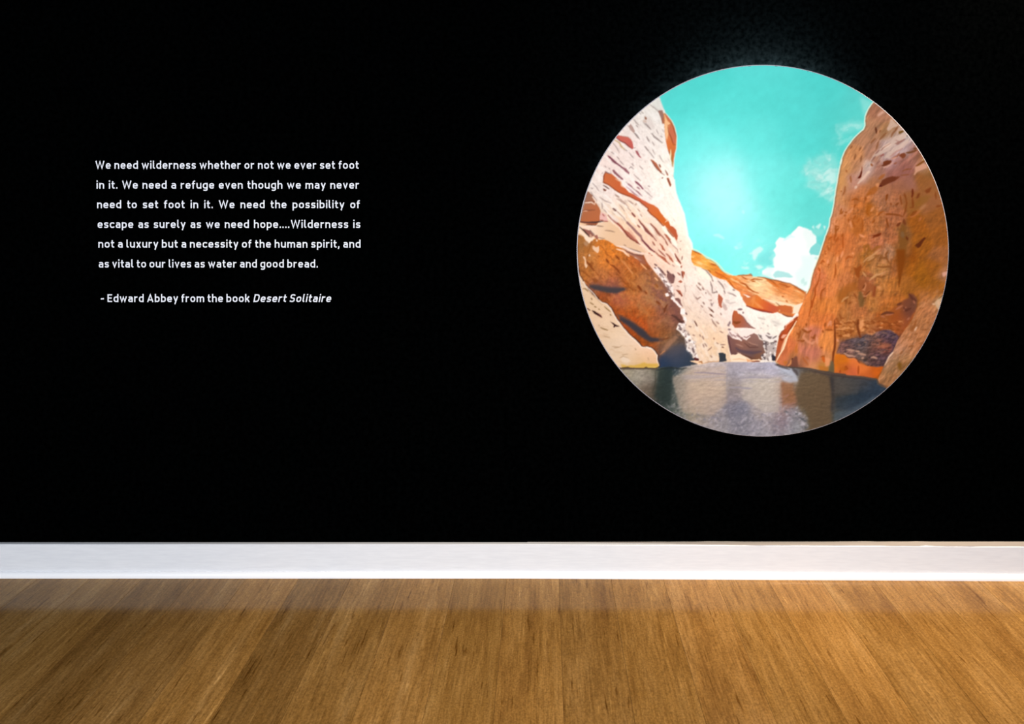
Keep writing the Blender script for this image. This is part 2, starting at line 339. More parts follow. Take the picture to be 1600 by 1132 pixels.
def lines(s, w, col, a=1., **k):
    for q in s.split('|'):
        if q.strip(): line(q, w, col, a, **k)
def polys(s, col, **k):
    for q in s.split('|'):
        if q.strip(): poly(q, col, **k)
def tex(sl, m, n, lo, hi, amt, col=None):
    """noise n between lo..hi tints the masked area towards col (or scales it)"""
    t = np.clip((n[sl] - lo) / (hi - lo), 0, 1) * m * amt
    if col is None: return t
    IMG[sl] = IMG[sl] * (1 - t[..., None]) + np.array(col, np.float32) * t[..., None]
def mottle(sl, m, n, amt):
    IMG[sl] = IMG[sl] * (1 + ((n[sl] - .5) * 2 * amt * m)[..., None])
def emboss(sl, m, n, k):
    """rocky relief look of the printed picture"""
    g = n - np.roll(np.roll(n, 2, 0), 2, 1); g = np.clip(g[sl] * k, -.45, .45) * m
    IMG[sl] = IMG[sl] * (1 + g[..., None])
def worms(sl, m, n, w, a, col):
    t = np.clip(1 - np.abs(n[sl] - .5) / w, 0, 1) * m * a
    IMG[sl] = IMG[sl] * (1 - t[..., None]) + np.array(col, np.float32) * t[..., None]
n_fine = vnoise(2.2, 2.2, 0, 1, 3); n_mid = vnoise(9, 9, 0, 2, 4); n_big = vnoise(30, 30, 0, 3, 4)
n_s50 = vnoise(16, 2.2, 50, 4, 3); n_s62 = vnoise(18, 3, 62, 5, 3); n_sm60 = vnoise(20, 4, -58, 6, 3); n_v = vnoise(22, 3.2, 92, 8, 3)
n_h = vnoise(16, 2.6, 2, 9, 3); n_s20 = vnoise(22, 3, 22, 10, 3); n_v2 = vnoise(26, 4, 100, 18, 3)

# sky, palest left of centre
full = (slice(0, NR), slice(0, NR)); one = np.ones((NR, NR), np.float32)
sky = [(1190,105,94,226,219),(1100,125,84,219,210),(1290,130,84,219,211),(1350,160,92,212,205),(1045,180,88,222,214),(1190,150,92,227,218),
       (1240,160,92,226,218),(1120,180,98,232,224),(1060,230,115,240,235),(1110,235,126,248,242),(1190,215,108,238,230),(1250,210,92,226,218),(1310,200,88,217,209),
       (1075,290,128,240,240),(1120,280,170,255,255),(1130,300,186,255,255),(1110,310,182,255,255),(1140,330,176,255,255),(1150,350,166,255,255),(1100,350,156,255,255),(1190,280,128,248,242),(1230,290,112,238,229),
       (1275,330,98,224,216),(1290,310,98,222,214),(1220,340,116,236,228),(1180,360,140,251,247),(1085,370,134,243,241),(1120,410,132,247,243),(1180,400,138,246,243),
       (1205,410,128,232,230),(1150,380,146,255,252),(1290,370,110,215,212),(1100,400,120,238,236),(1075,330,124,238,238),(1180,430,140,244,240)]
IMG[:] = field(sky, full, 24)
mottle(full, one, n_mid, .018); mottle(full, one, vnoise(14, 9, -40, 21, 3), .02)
# thin cloud veils beside the right cliff
for s, a, r in [("P 560,40 700,0 800,30 850,160 840,330 810,600 760,700 640,640 480,520 400,470 380,330 340,200 470,120", .32, 4),
             ("Q 60,520 90,500 280,470 430,450 490,520 440,600 330,610 290,640 180,640 120,720 70,640", .22, 3),
             ("Q 400,100 600,190 500,330 480,420 420,180", .35, 3), ("P 330,180 380,150 470,130 400,220 380,300 430,340 360,320", .25, 1.5)]:
    poly(s, (196,240,232), soft=r * .7, a=a)
for s, w, a in [("P 430,270 520,255 560,350 500,330", 9, .5), ("P 560,260 640,230 750,160", 3, .4), ("P 590,250 590,340 640,380", 4, .35), ("P 640,380 660,470 600,470", 5, .45),
                ("P 400,480 480,500 580,500", 5, .35), ("P 640,555 700,560 750,570 730,600", 6, .5), ("P 700,350 790,430 820,440", 4, .35), ("P 440,420 400,450 420,510", 4, .3),
                ("P 720,270 800,265", 3, .35), ("P 560,300 500,290 440,300", 5, .35), ("Q 70,520 60,600 110,690 150,700", 3, .3), ("Q 110,770 60,830", 3, .25), ("Q 290,520 400,560 480,500", 7, .3),
                ("P 640,640 720,690 760,640", 4, .35), ("P 480,110 560,60 680,40", 4, .2), ("P 350,220 400,300 420,330", 3, .35)]:
    line(s, w, (206,246,238), a * .7, soft=2.2, warp=2)
for s, w, a in [("P 450,430 520,420 600,430", 5, .3), ("P 640,130 690,150", 6, .3), ("P 620,280 700,290 760,300", 5, .25), ("P 600,500 640,520", 4, .3), ("P 690,590 740,640", 4, .25)]:
    line(s, w, (128,205,200), a, soft=1.6)
slc, mc = poly("P 480,60 640,10 800,60 860,200 840,400 810,600 760,700 640,640 480,520 390,470 370,330 330,200 400,130", (180,236,228), soft=6, a=.18)
tex(slc, mc, vnoise(14, 8, -35, 22, 4), .50, .66, .75, (214,248,242)); tex(slc, mc, vnoise(10, 7, 30, 23, 4), .60, .74, .4, (140,214,208))
slc, mc = poly("Q 60,520 200,500 430,440 490,520 440,600 330,680 200,780 60,900 0,860 40,680", (180,236,228), soft=5, a=.1); tex(slc, mc, vnoise(16, 9, -30, 24, 4), .54, .70, .45, (200,242,236))
slc, mc = poly("b 380,560 620,560 780,640 780,900 600,930 380,900", (180,240,236), soft=5, a=.05); tex(slc, mc, vnoise(16, 8, -20, 25, 4), .58, .74, .5, (232,255,252))
# cumulus
poly("b 780,840 760,740 795,700 765,650 795,600 790,560 835,500 900,520 960,470 1045,375 1110,400 1180,430 1240,490 1245,560 1180,620 1165,670 1250,700 1275,700 1230,830 1140,1110 1000,1040 800,980 740,950 640,910 640,870 700,840", (252,255,255), warp=1.2, soft=.5)
poly("b 1100,400 1180,430 1240,490 1245,560 1180,620 1120,640 1130,560 1090,480", (226,247,245), warp=1.5, soft=1.6, a=.55)
poly("b 1060,690 1250,700 1200,900 1130,1090 1020,1040 1000,900 1080,800", (222,250,248), warp=2, soft=3, a=.75)
poly("b 850,700 880,560 1000,480 1020,640 1040,760 940,850 860,830", (255,255,255), soft=3, a=.9)
poly("b 780,880 830,870 930,895 990,940 940,950 860,945 780,950 760,920", (168,226,226), warp=.9, soft=.6, a=.9)
poly("b 1165,660 1180,625 1250,560 1300,600 1270,700 1180,695", (132,218,216), warp=1, soft=.7)
poly("b 640,910 740,880 760,955 800,980 700,955 580,940", (205,244,240), soft=1.5, a=.6)
polys("b 540,650 620,600 660,640 600,690 560,760 535,740|b 560,820 620,810 660,835 610,855|b 640,870 720,835 780,850 760,890 700,890|b 400,830 490,830 500,855 440,850", (226,252,250), warp=1.2, soft=1.0, a=.75)
polys("b 1230,390 1280,350 1300,360 1270,410|b 1190,390 1215,370 1220,420|b 1320,370 1345,380 1330,430", (220,250,245), warp=1, soft=.7, a=.8)
poly("b 1180,420 1250,400 1330,420 1310,470 1260,500 1220,470", (150,228,220), warp=1.5, soft=1.6, a=.6)
poly("b 575,760 640,700 760,640 765,780 740,840 690,800 600,790", (120,222,222), soft=2.4, a=.6)
lines("b 110,480 160,480 220,515|b 340,610 370,625|b 880,540 950,490 1000,500|b 430,210 440,235", 5, (205,255,253), .55, soft=1.4)
lines("b 1230,735 1250,730|b 1100,960 1085,1010|b 1130,1000 1110,1030", 6, (190,230,226), .7, soft=1.2)

# pale left cliff, the column and the slope in the middle
left_edge = "w 890,98 1028,150 B 480,205 495,260 520,340 545,400 560,445 600,520 B 560,600 565,760 600,960 D 670,0 685,80 680,180 690,300 700,420 720,510 745,580 775,650 810,740 835,800 850,890 870,990 890,1100 F 870,80 890,180 925,240 950,290 958,370"
pale = [(1000,180,235,228,222),(1025,160,230,228,220),(960,230,236,218,212),(990,225,240,226,222),(1030,215,242,234,228),(935,290,226,216,210),(930,260,236,216,210),(960,300,242,226,226),(1000,270,242,230,224),
        (1040,270,252,246,236),(1010,320,240,230,230),(1040,310,248,242,234),(1060,340,252,250,238),(945,330,220,204,188),(980,330,238,214,188),(990,350,242,206,176),(960,350,238,206,180),(1010,370,242,206,180),(1040,400,242,204,180),(930,370,226,186,150),(960,370,226,188,156),
        (1040,380,236,200,180),(1000,390,232,196,176),(1055,400,244,214,196),(1070,380,250,244,232),(1075,430,238,222,214),(1030,420,232,200,182),(1045,450,230,200,188),(1090,440,240,226,218),(1100,470,234,214,204),(1065,490,230,206,190),
        (1090,500,230,208,188),(1110,520,232,200,168),(1120,545,230,196,162),(1080,530,230,204,180),(1090,560,226,204,186),(1125,550,228,200,172),(1115,490,234,214,208),(1090,420,250,240,226),(1130,440,244,230,222),(1150,460,250,240,232),(1180,480,250,244,238),
        (1210,500,246,240,232),(1200,520,238,230,220),(1160,520,242,228,224),(1130,480,238,226,222),(1240,500,252,246,240)]
cliffP = np.vstack([pts(left_edge), pts("w 1105,408 1135,430 1200,450 1240,470 1250,490 1225,560 1216,572 1130,570 1075,572 1035,577 960,578 880,480")])
sl, m = poly(cliffP, pale, warp=.5, sig=17)
mottle(sl, m, n_fine, .03); mottle(sl, m, n_s50, .03); emboss(sl, m, vnoise(9, 3.5, 50, 37, 3), .3)
IMG[sl] = IMG[sl] * (1 + m[..., None] * np.array([.022, .012, .0], np.float32)); left_only = m * (GX[sl] < 1062 + 0 * GX[sl]) * np.clip((1075 - GX[sl] + (GY[sl] - 400) * .0) / 20, 0, 1)
upper = left_only * np.clip((430 - GY[sl]) / 30, 0, 1)
tex(sl, upper, n_s50, .62, .74, .22, (190,172,164)); tex(sl, upper, vnoise(10, 1.6, 52, 33, 2), .74, .84, .35, (160,140,134))
tex(sl, upper, vnoise(24, 4, 48, 34, 3), .58, .70, .5, (252,246,240))
lower = m * np.clip((GX[sl] - 1058) / 8, 0, 1) * np.clip((GY[sl] - 400) / 20, 0, 1) * np.clip((1140 - GX[sl]) / 10, 0, 1)
tex(sl, lower, vnoise(9, 2, 50, 35, 2), .70, .80, .5, (176,150,140)); tex(sl, lower, vnoise(14, 5, 60, 36, 3), .58, .70, .4, (244,234,226))
# light rim of the cliff against the sky
line("D 690,300 700,420 720,510 745,580 775,650 810,740 835,800 850,890 870,990 890,1100 F 870,80 890,180 925,240 950,290 955,360", 3.4, (254,252,244), .8, taper=False)
poly("B 480,205 545,400 470,410 400,350 350,310 440,230", (226,226,218), a=.55, soft=1)
poly("B 260,470 330,500 400,620 400,680 340,640 240,580", (222,206,198), a=.6, soft=.8)
# the orange overhang at the top
poly("B 560,445 610,500 650,550 690,630 715,720 728,800 725,870 722,960 700,1040 688,1132 D 690,60 670,110 655,60 650,0 B 620,1040 590,950 570,860 555,740 545,600 530,440", [(1045,190,198,120,72),(1050,210,212,112,62),(1048,230,222,118,58),(1042,205,238,160,110),(1052,240,200,112,60),(1040,175,216,140,96)], warp=.3, sig=7)
poly("B 470,400 520,400 535,470 545,590 515,595 500,520 470,450 455,415", (160,118,104), warp=.3); poly("B 515,520 545,500 545,600 518,598", (178,104,70), a=.8)
polys("B 560,530 590,600 615,700 600,780 580,850 562,750 548,620|B 545,450 600,560 640,600 600,620 555,540|B 630,640 660,650 640,700", (250,192,140), warp=.4)
polys("B 640,600 700,720 715,820 705,900 680,880 650,800 625,740 615,660|B 570,450 640,540 630,570 580,510", (206,112,78), warp=.4)
lines("B 600,640 610,720 640,790 665,860 680,905 715,910|B 575,470 560,450|B 645,570 690,680 720,790|B 610,1000 625,1045", 1.5, (140,66,36), .8)
lines("B 640,980 640,1132 D 640,0|D 650,0 680,90", 2, (250,236,190), .9); lines("B 660,1060 655,1132 D 655,0 670,90", 1.5, (150,120,70), .9)
line("B 545,400 560,440 610,495 655,550 695,630 720,720 733,800 730,870 725,960 705,1040 690,1132 D 688,100 684,180", 1.3, (246,240,226), .9, taper=False)
# dark cracks and red-brown pockets, top left
lines("B 330,315 400,365 470,425|B 205,415 240,450|B 185,440 200,460|B 90,525 130,580 170,620|B 240,580 300,640 350,690|B 350,740 420,800 460,825|B 430,820 480,850 520,885|B 425,680 460,750|B 290,800 330,860|B 365,860 400,920|B 260,930 320,1000|B 290,980 340,1030 400,1110|B 470,1060 510,1130|B 490,780 520,800|B 370,980 400,1030|A 760,620 840,720|A 870,740 930,820|A 540,880 600,950 640,1030|A 520,1010 560,1050|A 600,1080 640,1132|A 780,1020 850,1110|A 700,970 760,1000|B 30,650 70,700|B 130,620 160,650|A 1040,780 1070,860|A 1010,930 1050,990|A 850,960 880,950", 1.4, (128,110,106), .66)
lines("B 105,730 170,800|B 370,740 390,790 520,880|B 270,590 350,680|A 860,740 940,830", 2, (140,124,120), .7)
poly("B 255,490 290,510 285,545 260,530", (150,104,84)); poly("B 230,540 280,550 290,585 240,575", (214,186,170), a=.8)
polys("A 780,620 870,710 850,740 800,690|B 50,600 80,640 110,700 90,735 60,700 20,650", (186,154,144), warp=.4)
poly("A 600,765 680,775 760,790 800,820 830,860 850,960 830,970 780,930 710,880 650,850 580,795", [(968,213,196,96,84),(985,228,196,92,84),(975,218,212,110,92)], warp=.3, sig=8)
polys("D 345,-10 390,10 440,60 470,110 515,180 490,190 440,120 400,80|D 575,205 600,200 605,240|D 580,270 615,265 650,370 635,400 600,330|D 465,60 490,70 500,110 480,100", (184,104,72), warp=.4)
lines("D 350,0 400,80 440,130 500,190 550,225|D 560,150 600,220|D 470,60 490,110|D 590,270 620,330 640,390|D 510,270 530,265", 1.7, (120,64,50), .85)
lines("A 580,797 650,850 720,885 780,935 830,972", 1.6, (110,40,40), .9); lines("A 640,770 700,785 770,795 820,840", 1.2, (190,160,150), .8)
poly("A 870,990 910,1000 940,1070 970,1110 930,1090 890,1040", (166,92,96), warp=.3)
lines("A 560,830 640,880 660,920 720,980", 2.4, (196,164,118), .9)
poly("A 455,1060 500,1080 545,1132 520,1132 480,1100", (128,62,76))
lines("A 480,1080 550,1132 C 600,50 690,120 780,205|C 520,0 600,60", 2.4, (122,66,78), .95); poly("C 680,100 740,130 790,190 770,205 720,170", (150,96,104))
poly("C 530,150 560,145 620,210 700,280 690,300 620,250 560,200", (142,92,98), warp=.3); poly("C 860,305 900,320 960,380 1000,430 985,440 930,380 880,340", (134,72,86), warp=.2)
lines("C 730,320 800,385 880,450 940,500 980,540|C 1000,440 1060,490 1120,550|C 420,90 450,110|C 480,120 500,135|C 780,130 810,100 850,140|C 820,50 850,90|C 850,210 900,260 950,310|C 930,90 990,140|C 640,10 700,70|C 240,340 290,390 340,460|C 215,470 260,540 310,610|C 1060,380 1090,400|C 380,200 390,190|C 350,550 420,600 520,640|C 380,630 390,720|C 410,730 450,780|C 220,410 250,430", 1.5, (120,98,98), .62)
lines("C 740,395 800,440 850,490 930,540|C 900,400 940,430|C 760,350 830,400|C 890,450 960,520", 2.2, (150,98,108), .85)
polys("C 700,340 760,370 900,480 980,560 940,560 850,480 780,440 720,380", (238,226,232), a=.5)
# long orange gash
poly("C 430,180 470,200 530,210 600,270 660,320 680,380 740,430 780,480 850,510 900,540 960,580 1020,610 D 340,650 400,670 460,720 500,790 560,860 610,900 640,970 680,985 720,1030 735,1090 750,1132 F 735,60 748,170 735,250 715,230 680,170 600,80 560,40 500,-20 D 560,990 500,940 440,870 350,800 300,750 310,715 230,650 180,610 130,590 60,550 C 700,505 640,480 560,430 490,370 400,330 400,240",
     [(955,280,196,100,56),(975,295,200,96,54),(1000,315,196,92,64),(1022,325,210,108,56),(1035,345,210,104,40),(1052,365,186,90,56),(945,285,204,108,62)], warp=.45, sig=10)
line("C 400,330 490,375 560,432 640,482 700,508 D 60,552 130,592 180,612 230,655 308,718 302,750 350,800 440,872 500,940 600,1040 680,1132", 1.7, (132,58,28), .85, taper=False)
line("C 430,185 410,240 402,330", 1.6, (120,54,34), .8); lines("C 580,280 660,320 670,380 730,420|D 560,860 590,890 560,920|D 590,870 600,910", 2.2, (238,206,180), .7)
poly("C 430,160 480,190 530,205 480,205 430,190", (140,96,88)); 
# inner band under the gash
lines("C 400,375 440,390 490,430|C 600,570 660,610 720,660|C 560,720 640,790 720,870|C 620,560 700,620 780,700|C 700,860 770,940 830,1000|C 640,660 720,760|C 780,610 850,650|C 570,510 640,550|C 880,640 900,660|C 900,950 930,1000|C 1090,940 1120,980|D 0,590 80,640|D 110,650 130,670|D 0,700 60,760|D 150,720 190,760|D 160,960 180,1000|D 190,800 220,840", 1.3, (146,110,98), .8)
poly("C 400,415 450,440 440,460 405,455", (124,76,62)); lines("C 545,715 590,750", 3, (110,76,72), .9); lines("C 580,520 635,548", 3, (168,140,126), .8)
lines("C 400,370 490,432", 1.8, (90,64,60), .8)
lines("C 820,780 870,840|C 920,880 960,940 1000,980 1030,1050 1110,1110|D 70,780 120,840|D 165,880 210,940 250,1000 300,1070 380,1132 F 215,0 270,70 350,150 430,250", 2.6, (134,74,68), .95)
lines("C 475,815 520,870 600,930 660,980 720,1060 760,1132", 3.2, (142,72,60), .95); poly("E 690,0 760,30 800,80 870,120 960,190 1040,305 980,280 880,215 800,120 740,50", [(965,358,168,88,68),(985,370,178,106,88),(995,378,160,90,76)], warp=.3, sig=8)
poly("E 850,60 900,90 960,170 1000,250 960,220 890,140", (226,176,150), warp=.3, a=.8); lines("E 780,60 850,170 900,220 1040,305", 1.6, (96,36,28), .85)
lines("D 0,930 70,1000 130,1060 200,1120 F 0,-20 60,40 130,120 200,190 220,240 290,320 400,415", 3.4, (142,98,98), .9); lines("F 220,235 290,310 340,370 400,415", 2.8, (104,42,50), .9)
lines("F 350,0 420,70 460,130 520,190 560,240|D 345,940 400,1000 440,1070 480,1120|F 480,290 520,340 555,400|F 560,240 600,320|F 550,150 600,210 650,290|F 570,440 620,480 680,560|F 400,400 450,450 560,540 630,600|F 150,20 190,50|F 370,260 410,320|F 700,440 740,510 790,580|F 740,720 790,760|F 460,380 500,420 560,480", 2.2, (142,80,66), .9)
polys("F 560,150 620,180 640,240 600,230 570,190|F 485,290 530,330 550,400 520,380|F 440,440 560,500 600,580 560,560 500,500|F 590,440 660,510 680,570 620,520|F 705,430 740,500 790,570 790,600 740,550 710,480|F 800,690 850,710 850,750 825,805 805,770|F 750,850 790,830 815,860 790,875|F 770,620 810,620 800,660|F 310,420 380,460 370,475 320,450|F 725,970 780,980 820,1060 800,1070 750,1010", (172,96,72), warp=.4)
lines("F 725,975 760,1010 810,1070|F 800,700 815,780|F 705,440 720,490 790,590", 1.5, (96,38,34), .8)
lines("F 720,550 740,590|F 670,310 740,380 750,430|F 810,480 810,530|F 660,600 700,630|F 780,620 800,650|F 730,910 770,930|F 840,900 855,940 860,1000|F 840,870 880,930|F 1040,930 1080,980|F 1110,940 1130,970|F 1060,870 1080,900|F 1020,900 1040,940|F 780,360 790,390|F 780,260 800,250", 1.5, (150,120,112), .8)
polys("F 500,50 560,30 590,90 620,150 690,210 720,260 740,330 700,310 640,230 560,130|F 690,540 740,560 790,620 780,640 720,600", (252,246,230), warp=.6, a=.9)
lines("F 270,440 400,460 530,560 660,650|F 230,300 300,380 380,460|F 150,230 220,300 330,400 500,540", 2.2, (246,224,204), .7)
# beige shelf on the left
poly("C 50,960 130,970 300,965 330,935 480,905 560,960 660,1040 740,1132 E 860,210 960,260 1060,350 1132,420 1040,420 900,380 800,330 680,320 600,270 520,225 430,210 400,180 330,150 270,100 150,40", [(925,357,236,206,180),(950,365,226,188,152),(980,385,226,188,156),(910,355,240,214,196)], warp=.5, sig=14)
lines("E 520,95 600,105 670,120|E 420,200 520,220|E 820,340 900,370 1040,415|E 400,30 500,40|E 800,310 830,325", 2, (150,118,98), .8); line("E 880,365 960,400 1050,418", 2.4, (110,84,78), .9)
lines("E 690,330 800,340 900,385 1000,420 1100,440|E 230,40 400,40", 3, (240,216,202), .8)
# brown block at the left rim
poly("C 175,460 240,520 290,630 340,700 365,760 350,830 350,900 300,960 200,955 60,925 90,800 140,580", [(915,310,152,104,82),(925,330,178,102,64),(912,335,166,100,66),(920,345,180,100,60)], warp=.4, sig=8)
lines("C 120,615 200,610 290,625|C 95,745 180,742 280,740", 2, (130,74,52), .85); lines("C 110,755 170,755", 1.6, (230,180,150), .8); lines("C 240,540 290,610 280,640|C 130,630 230,625 280,660", 2.2, (246,220,200), .9)
line("C 60,915 180,925 300,920 400,905", 2.6, (66,44,44), .9); line("C 65,912 200,928 290,935 300,960", 2, (100,60,54), .8); line("C 150,955 290,962", 1.6, (86,44,34), .9)
line("C 170,470 120,620 80,800 62,910", 1.4, (56,40,44), .7)
poly("C 350,830 370,770 440,800 470,880 470,910 400,900 350,890", (226,178,170)); lines("C 400,900 470,910|C 390,800 420,830|C 340,890 400,890", 1.6, (140,60,50), .8)
poly("C 470,790 560,820 640,900 600,930 520,880", (230,214,206), a=.6, soft=.6)

# orange shaded wall of the cave
cave = ("E 60,150 140,165 200,180 260,230 330,250 350,225 400,215 430,235 500,230 560,250 640,290 680,330 760,355 850,410 930,470 990,500 F 0,440 100,465 240,460 290,560 380,680 470,790 560,900 600,960 650,1010 665,1090 "
        "H 640,185 650,260 720,330 780,400 790,480 830,550 860,620 800,625 735,650 730,700 800,770 830,810 880,870 880,1000 960,1060 990,1132 K 200,780 215,850 300,870 180,895 290,935 120,975 20,1020 "
        "I 1000,360 620,370 660,300 640,200 645,150 600,80 540,30 470,15 400,0 G 1120,985 1060,970 980,965 900,870 800,790 700,680 620,570 570,490 520,390 460,330 390,310 320,260 250,190 180,110 130,40 120,0 E 330,1010 220,880 150,760 130,650 60,500")
orange = [(910,380,168,108,56),(905,400,156,98,50),(920,400,184,116,58),(905,430,158,92,42),(920,430,176,106,48),(945,385,206,118,44),(960,390,204,116,40),(950,410,198,114,46),(975,400,184,104,42),(990,410,176,92,40),(1000,400,160,84,50),
          (940,430,180,108,58),(965,425,180,100,50),(985,430,170,96,40),(1000,440,160,96,52),(930,445,138,78,56),(960,445,140,78,60),(985,450,164,88,34),(1010,440,150,92,62),(1025,450,132,84,66),(1035,470,130,84,74),(1010,470,160,100,64),
          (990,470,176,100,54),(970,470,160,86,60),(940,470,146,72,34),(960,490,160,76,26),(985,490,168,80,26),(1010,490,160,86,38),(1040,490,138,84,62),(1060,490,122,76,70),(1055,505,120,76,66),(1000,510,172,72,24),(1025,505,156,88,52),(1020,525,150,76,34),
          (985,500,160,70,28),(1045,510,140,92,66),(1040,520,130,72,30),(985,530,136,62,20),(1010,540,150,74,24),(1000,535,140,66,20),(1040,535,150,106,74),(1055,530,104,80,64),(1065,525,98,76,62),(1060,545,78,70,72),(1035,550,92,70,62),(1020,550,140,72,36),(1050,560,62,66,80),(1075,560,62,62,68),(1040,568,40,56,88),(1065,570,44,60,84)]
sl, m = poly(cave, orange, warp=.5, sig=8.5)
mcave = np.zeros((NR, NR), np.float32); mcave[sl] = m
mottle(sl, m, n_mid, .10); mottle(sl, m, n_fine, .07); emboss(sl, m, vnoise(10, 7, 50, 38, 4), 1.1)
tn2 = m * np.exp(-((GX[sl] - 1025)**2 / 1800 + (GY[sl] - 465)**2 / 1500)); tex(sl, tn2, vnoise(9, 6, 45, 45, 4), .42, .62, .5, (186,134,84))
up = m * np.clip((500 - GY[sl]) / 40, 0, 1)
tex(sl, up, vnoise(8, 3, 55, 41, 3), .58, .74, .4, (206,136,74)); tex(sl, up, vnoise(14, 4, 42, 42, 3), .62, .74, .55, (122,60,20))
poly("I 650,300 660,170 760,110 830,20 1000,-40 1080,60 1132,110 1132,290 1000,360 900,370 620,370", [(1035,570,38,58,92),(1060,562,54,64,84),(1050,548,78,74,82),(1075,575,40,54,72),(1040,576,34,48,62)], soft=2.5, a=.8, sig=10)
poly("H 500,1090 520,990 600,880 680,820 760,760 780,800 700,880 620,960 560,1040", (172,124,96), soft=1.2, a=.55, warp=1.2)
lines("H 480,1080 560,1020|H 520,1040 560,1030", 1.5, (196,130,80), .6)
lines("H 720,790 800,840 860,880|H 740,850 780,870", 3, (70,58,56), .5, soft=1.5)
# dark purple stains
poly("G 180,50 250,45 330,55 450,70 600,75 720,100 780,110 680,140 600,170 500,165 400,140 280,120 230,110", (74,58,62), soft=1.5, warp=1.2, a=.95)
lines("G 220,75 330,98 450,128 600,135 700,112", 8, (60,56,60), .8, soft=2.5); poly("G 200,20 400,40 620,40 720,80 500,75 280,55", (132,82,70), soft=2.5, a=.5)
poly("G 590,480 680,510 780,560 900,640 980,700 1060,780 H 330,820 420,840 520,845 560,855 480,880 400,890 330,885 260,850 180,790 100,720 0,670 G 860,720 760,650 680,590 640,540", (72,58,60), soft=1.6, warp=1, a=.95)
lines("G 660,560 780,620 900,710 1000,780 H 180,750 270,810 350,860 440,860", 9, (52,50,58), .8, soft=2.5)
line("H 470,860 560,850 620,830", 2, (110,50,20), .6, soft=1.2)
# dark rim along the slab, light edge of the slab
edge = "E 110,350 115,500 130,650 150,760 220,880 330,1010 430,1100 G 130,40 180,110 250,190 320,260 390,310 460,330 520,390 570,490 620,570 700,680 800,790 900,870 980,965 1060,970 1120,985 I 470,15 540,30 600,80 645,150 640,200 665,300"
line(edge, 2.2, (48,24,20), .75, taper=False)
# slab below
slab = [(903,430,226,200,178),(910,460,222,190,158),(925,480,222,190,156),(940,500,224,192,162),(955,520,226,198,168),(950,540,222,196,170),(980,540,232,204,180),(985,560,222,190,160),(1010,550,238,200,176),(1020,565,226,180,140),(965,560,218,196,170),(940,520,220,190,160),(1000,570,214,176,120),(975,570,226,196,160)]
sl, m = poly("w 890,392 E 110,350 135,700 150,760 220,880 330,1010 430,1115 G 120,25 180,120 250,198 320,268 390,318 450,338 510,398 562,498 612,578 692,688 792,798 892,878 972,972 1060,985 1110,1000 I 470,25 530,40 590,90 632,150 625,200 650,310 600,352 400,352 130,356 -300,356 w 880,560", slab, warp=.4, sig=13)
mottle(sl, m, n_fine, .02); mottle(sl, m, n_mid, .025); tex(sl, m, vnoise(14, 3, 12, 44, 3), .62, .75, .3, (196,160,124))
line("G 115,5 140,60 200,120 260,180 320,260 385,312 450,332 505,390 555,480 600,560 690,680 790,795 885,875 965,968 1050,975 1110,995 I 470,20 535,38 590,85 632,150 625,200 655,295", 1.5, (254,240,226), .85, taper=False)
polys("G 230,425 270,435 340,480 385,535 340,515 270,475|G 500,590 560,620 600,645 650,662 600,668 580,660 570,680 550,675 560,645|G 150,390 180,400 215,430 200,432 170,410", (48,22,20), warp=.2)
lines("G 330,480 380,530", 3, (84,40,36), .9); lines("G 100,105 140,108 180,150|G 205,310 260,345|G 220,245 240,275|G 360,680 410,700 470,722|G 500,480 520,505|G 420,370 460,410 510,450|G 330,405 350,420|G 270,370 300,385", 1.8, (122,92,54), .85); lines("G 180,150 300,250 390,345", 1.4, (180,146,112), .7)
lines("I 300,40 325,70|I 490,180 510,215|G 870,1000 880,1010|I 75,190 130,160 210,190|I 110,140 200,130|G 400,800 500,830|G 530,960 640,970 670,950|G 330,640 350,660|G 560,980 620,975", 1.6, (170,140,110), .7)
poly("I 90,190 140,165 210,195 240,240 180,260 120,240", (232,212,192), a=.7, soft=.7)
poly("I 90,275 200,300 340,280 440,250 520,270 640,270 655,310 610,350 130,352", (206,164,60), soft=.8, a=.75, warp=1); lines("I 110,330 200,325 230,340 320,348|I 370,345 400,338|I 440,335 470,325 500,340|I 520,330 600,345 660,310", 2, (66,46,22), .85); line("I 480,320 560,330 640,315", 1.2, (236,210,110), .7)
# small light marks in the orange
polys("E 190,480 215,475 240,520 245,570 265,620 240,660 220,600 225,540|E 270,450 300,445 305,480 285,480|E 330,320 360,330 380,350 430,330 435,400 420,435 370,400 340,370|E 385,225 415,240 410,270 390,250", (228,188,156), warp=.7)
polys("E 120,60 180,100 250,160 300,210 320,250 290,290 240,240 200,180 140,140|E 310,190 370,200 330,260 300,230", (240,214,190), warp=.8)
poly("E 200,70 300,100 360,170 340,190 300,150 290,200 230,130", (146,92,80), warp=.4); line("E 145,45 200,90 290,190", 1.8, (36,18,18), .9); poly("E 360,170 410,165 425,220 390,225", (158,98,84), warp=.3)
lines("E 300,90 330,130 370,165", 2, (120,90,84), .8); lines("E 290,170 330,200", 2.4, (170,120,104), .8)
poly("E 200,270 260,250 290,290 250,330 220,320", (178,140,110), soft=1, a=.7)
lines("E 690,370 790,400 870,450|E 800,415 880,480|E 940,470 1000,500 1060,540", 3.0, (248,206,176), .95); poly("F 90,465 150,490 215,540 190,545 110,500", (252,232,214)); lines("F 195,575 240,625 290,675|F 405,790 455,840|F 0,450 30,470", 2, (240,180,130), .95)
poly("E 760,340 860,400 960,440 1060,450 1100,530 1132,600 1060,590 990,510 920,470 840,420", (150,92,72), a=.85, soft=.5); line("E 820,390 940,450 1080,470", 1.6, (100,66,60), .7)
lines("E 600,600 640,620 700,670 740,730|E 540,520 580,580|E 680,470 740,530|E 250,550 300,610 360,690|E 1010,910 1060,970|H 155,65 210,140|H 430,290 490,340|H 260,150 290,180", 3, (116,52,18), .8, soft=.8)
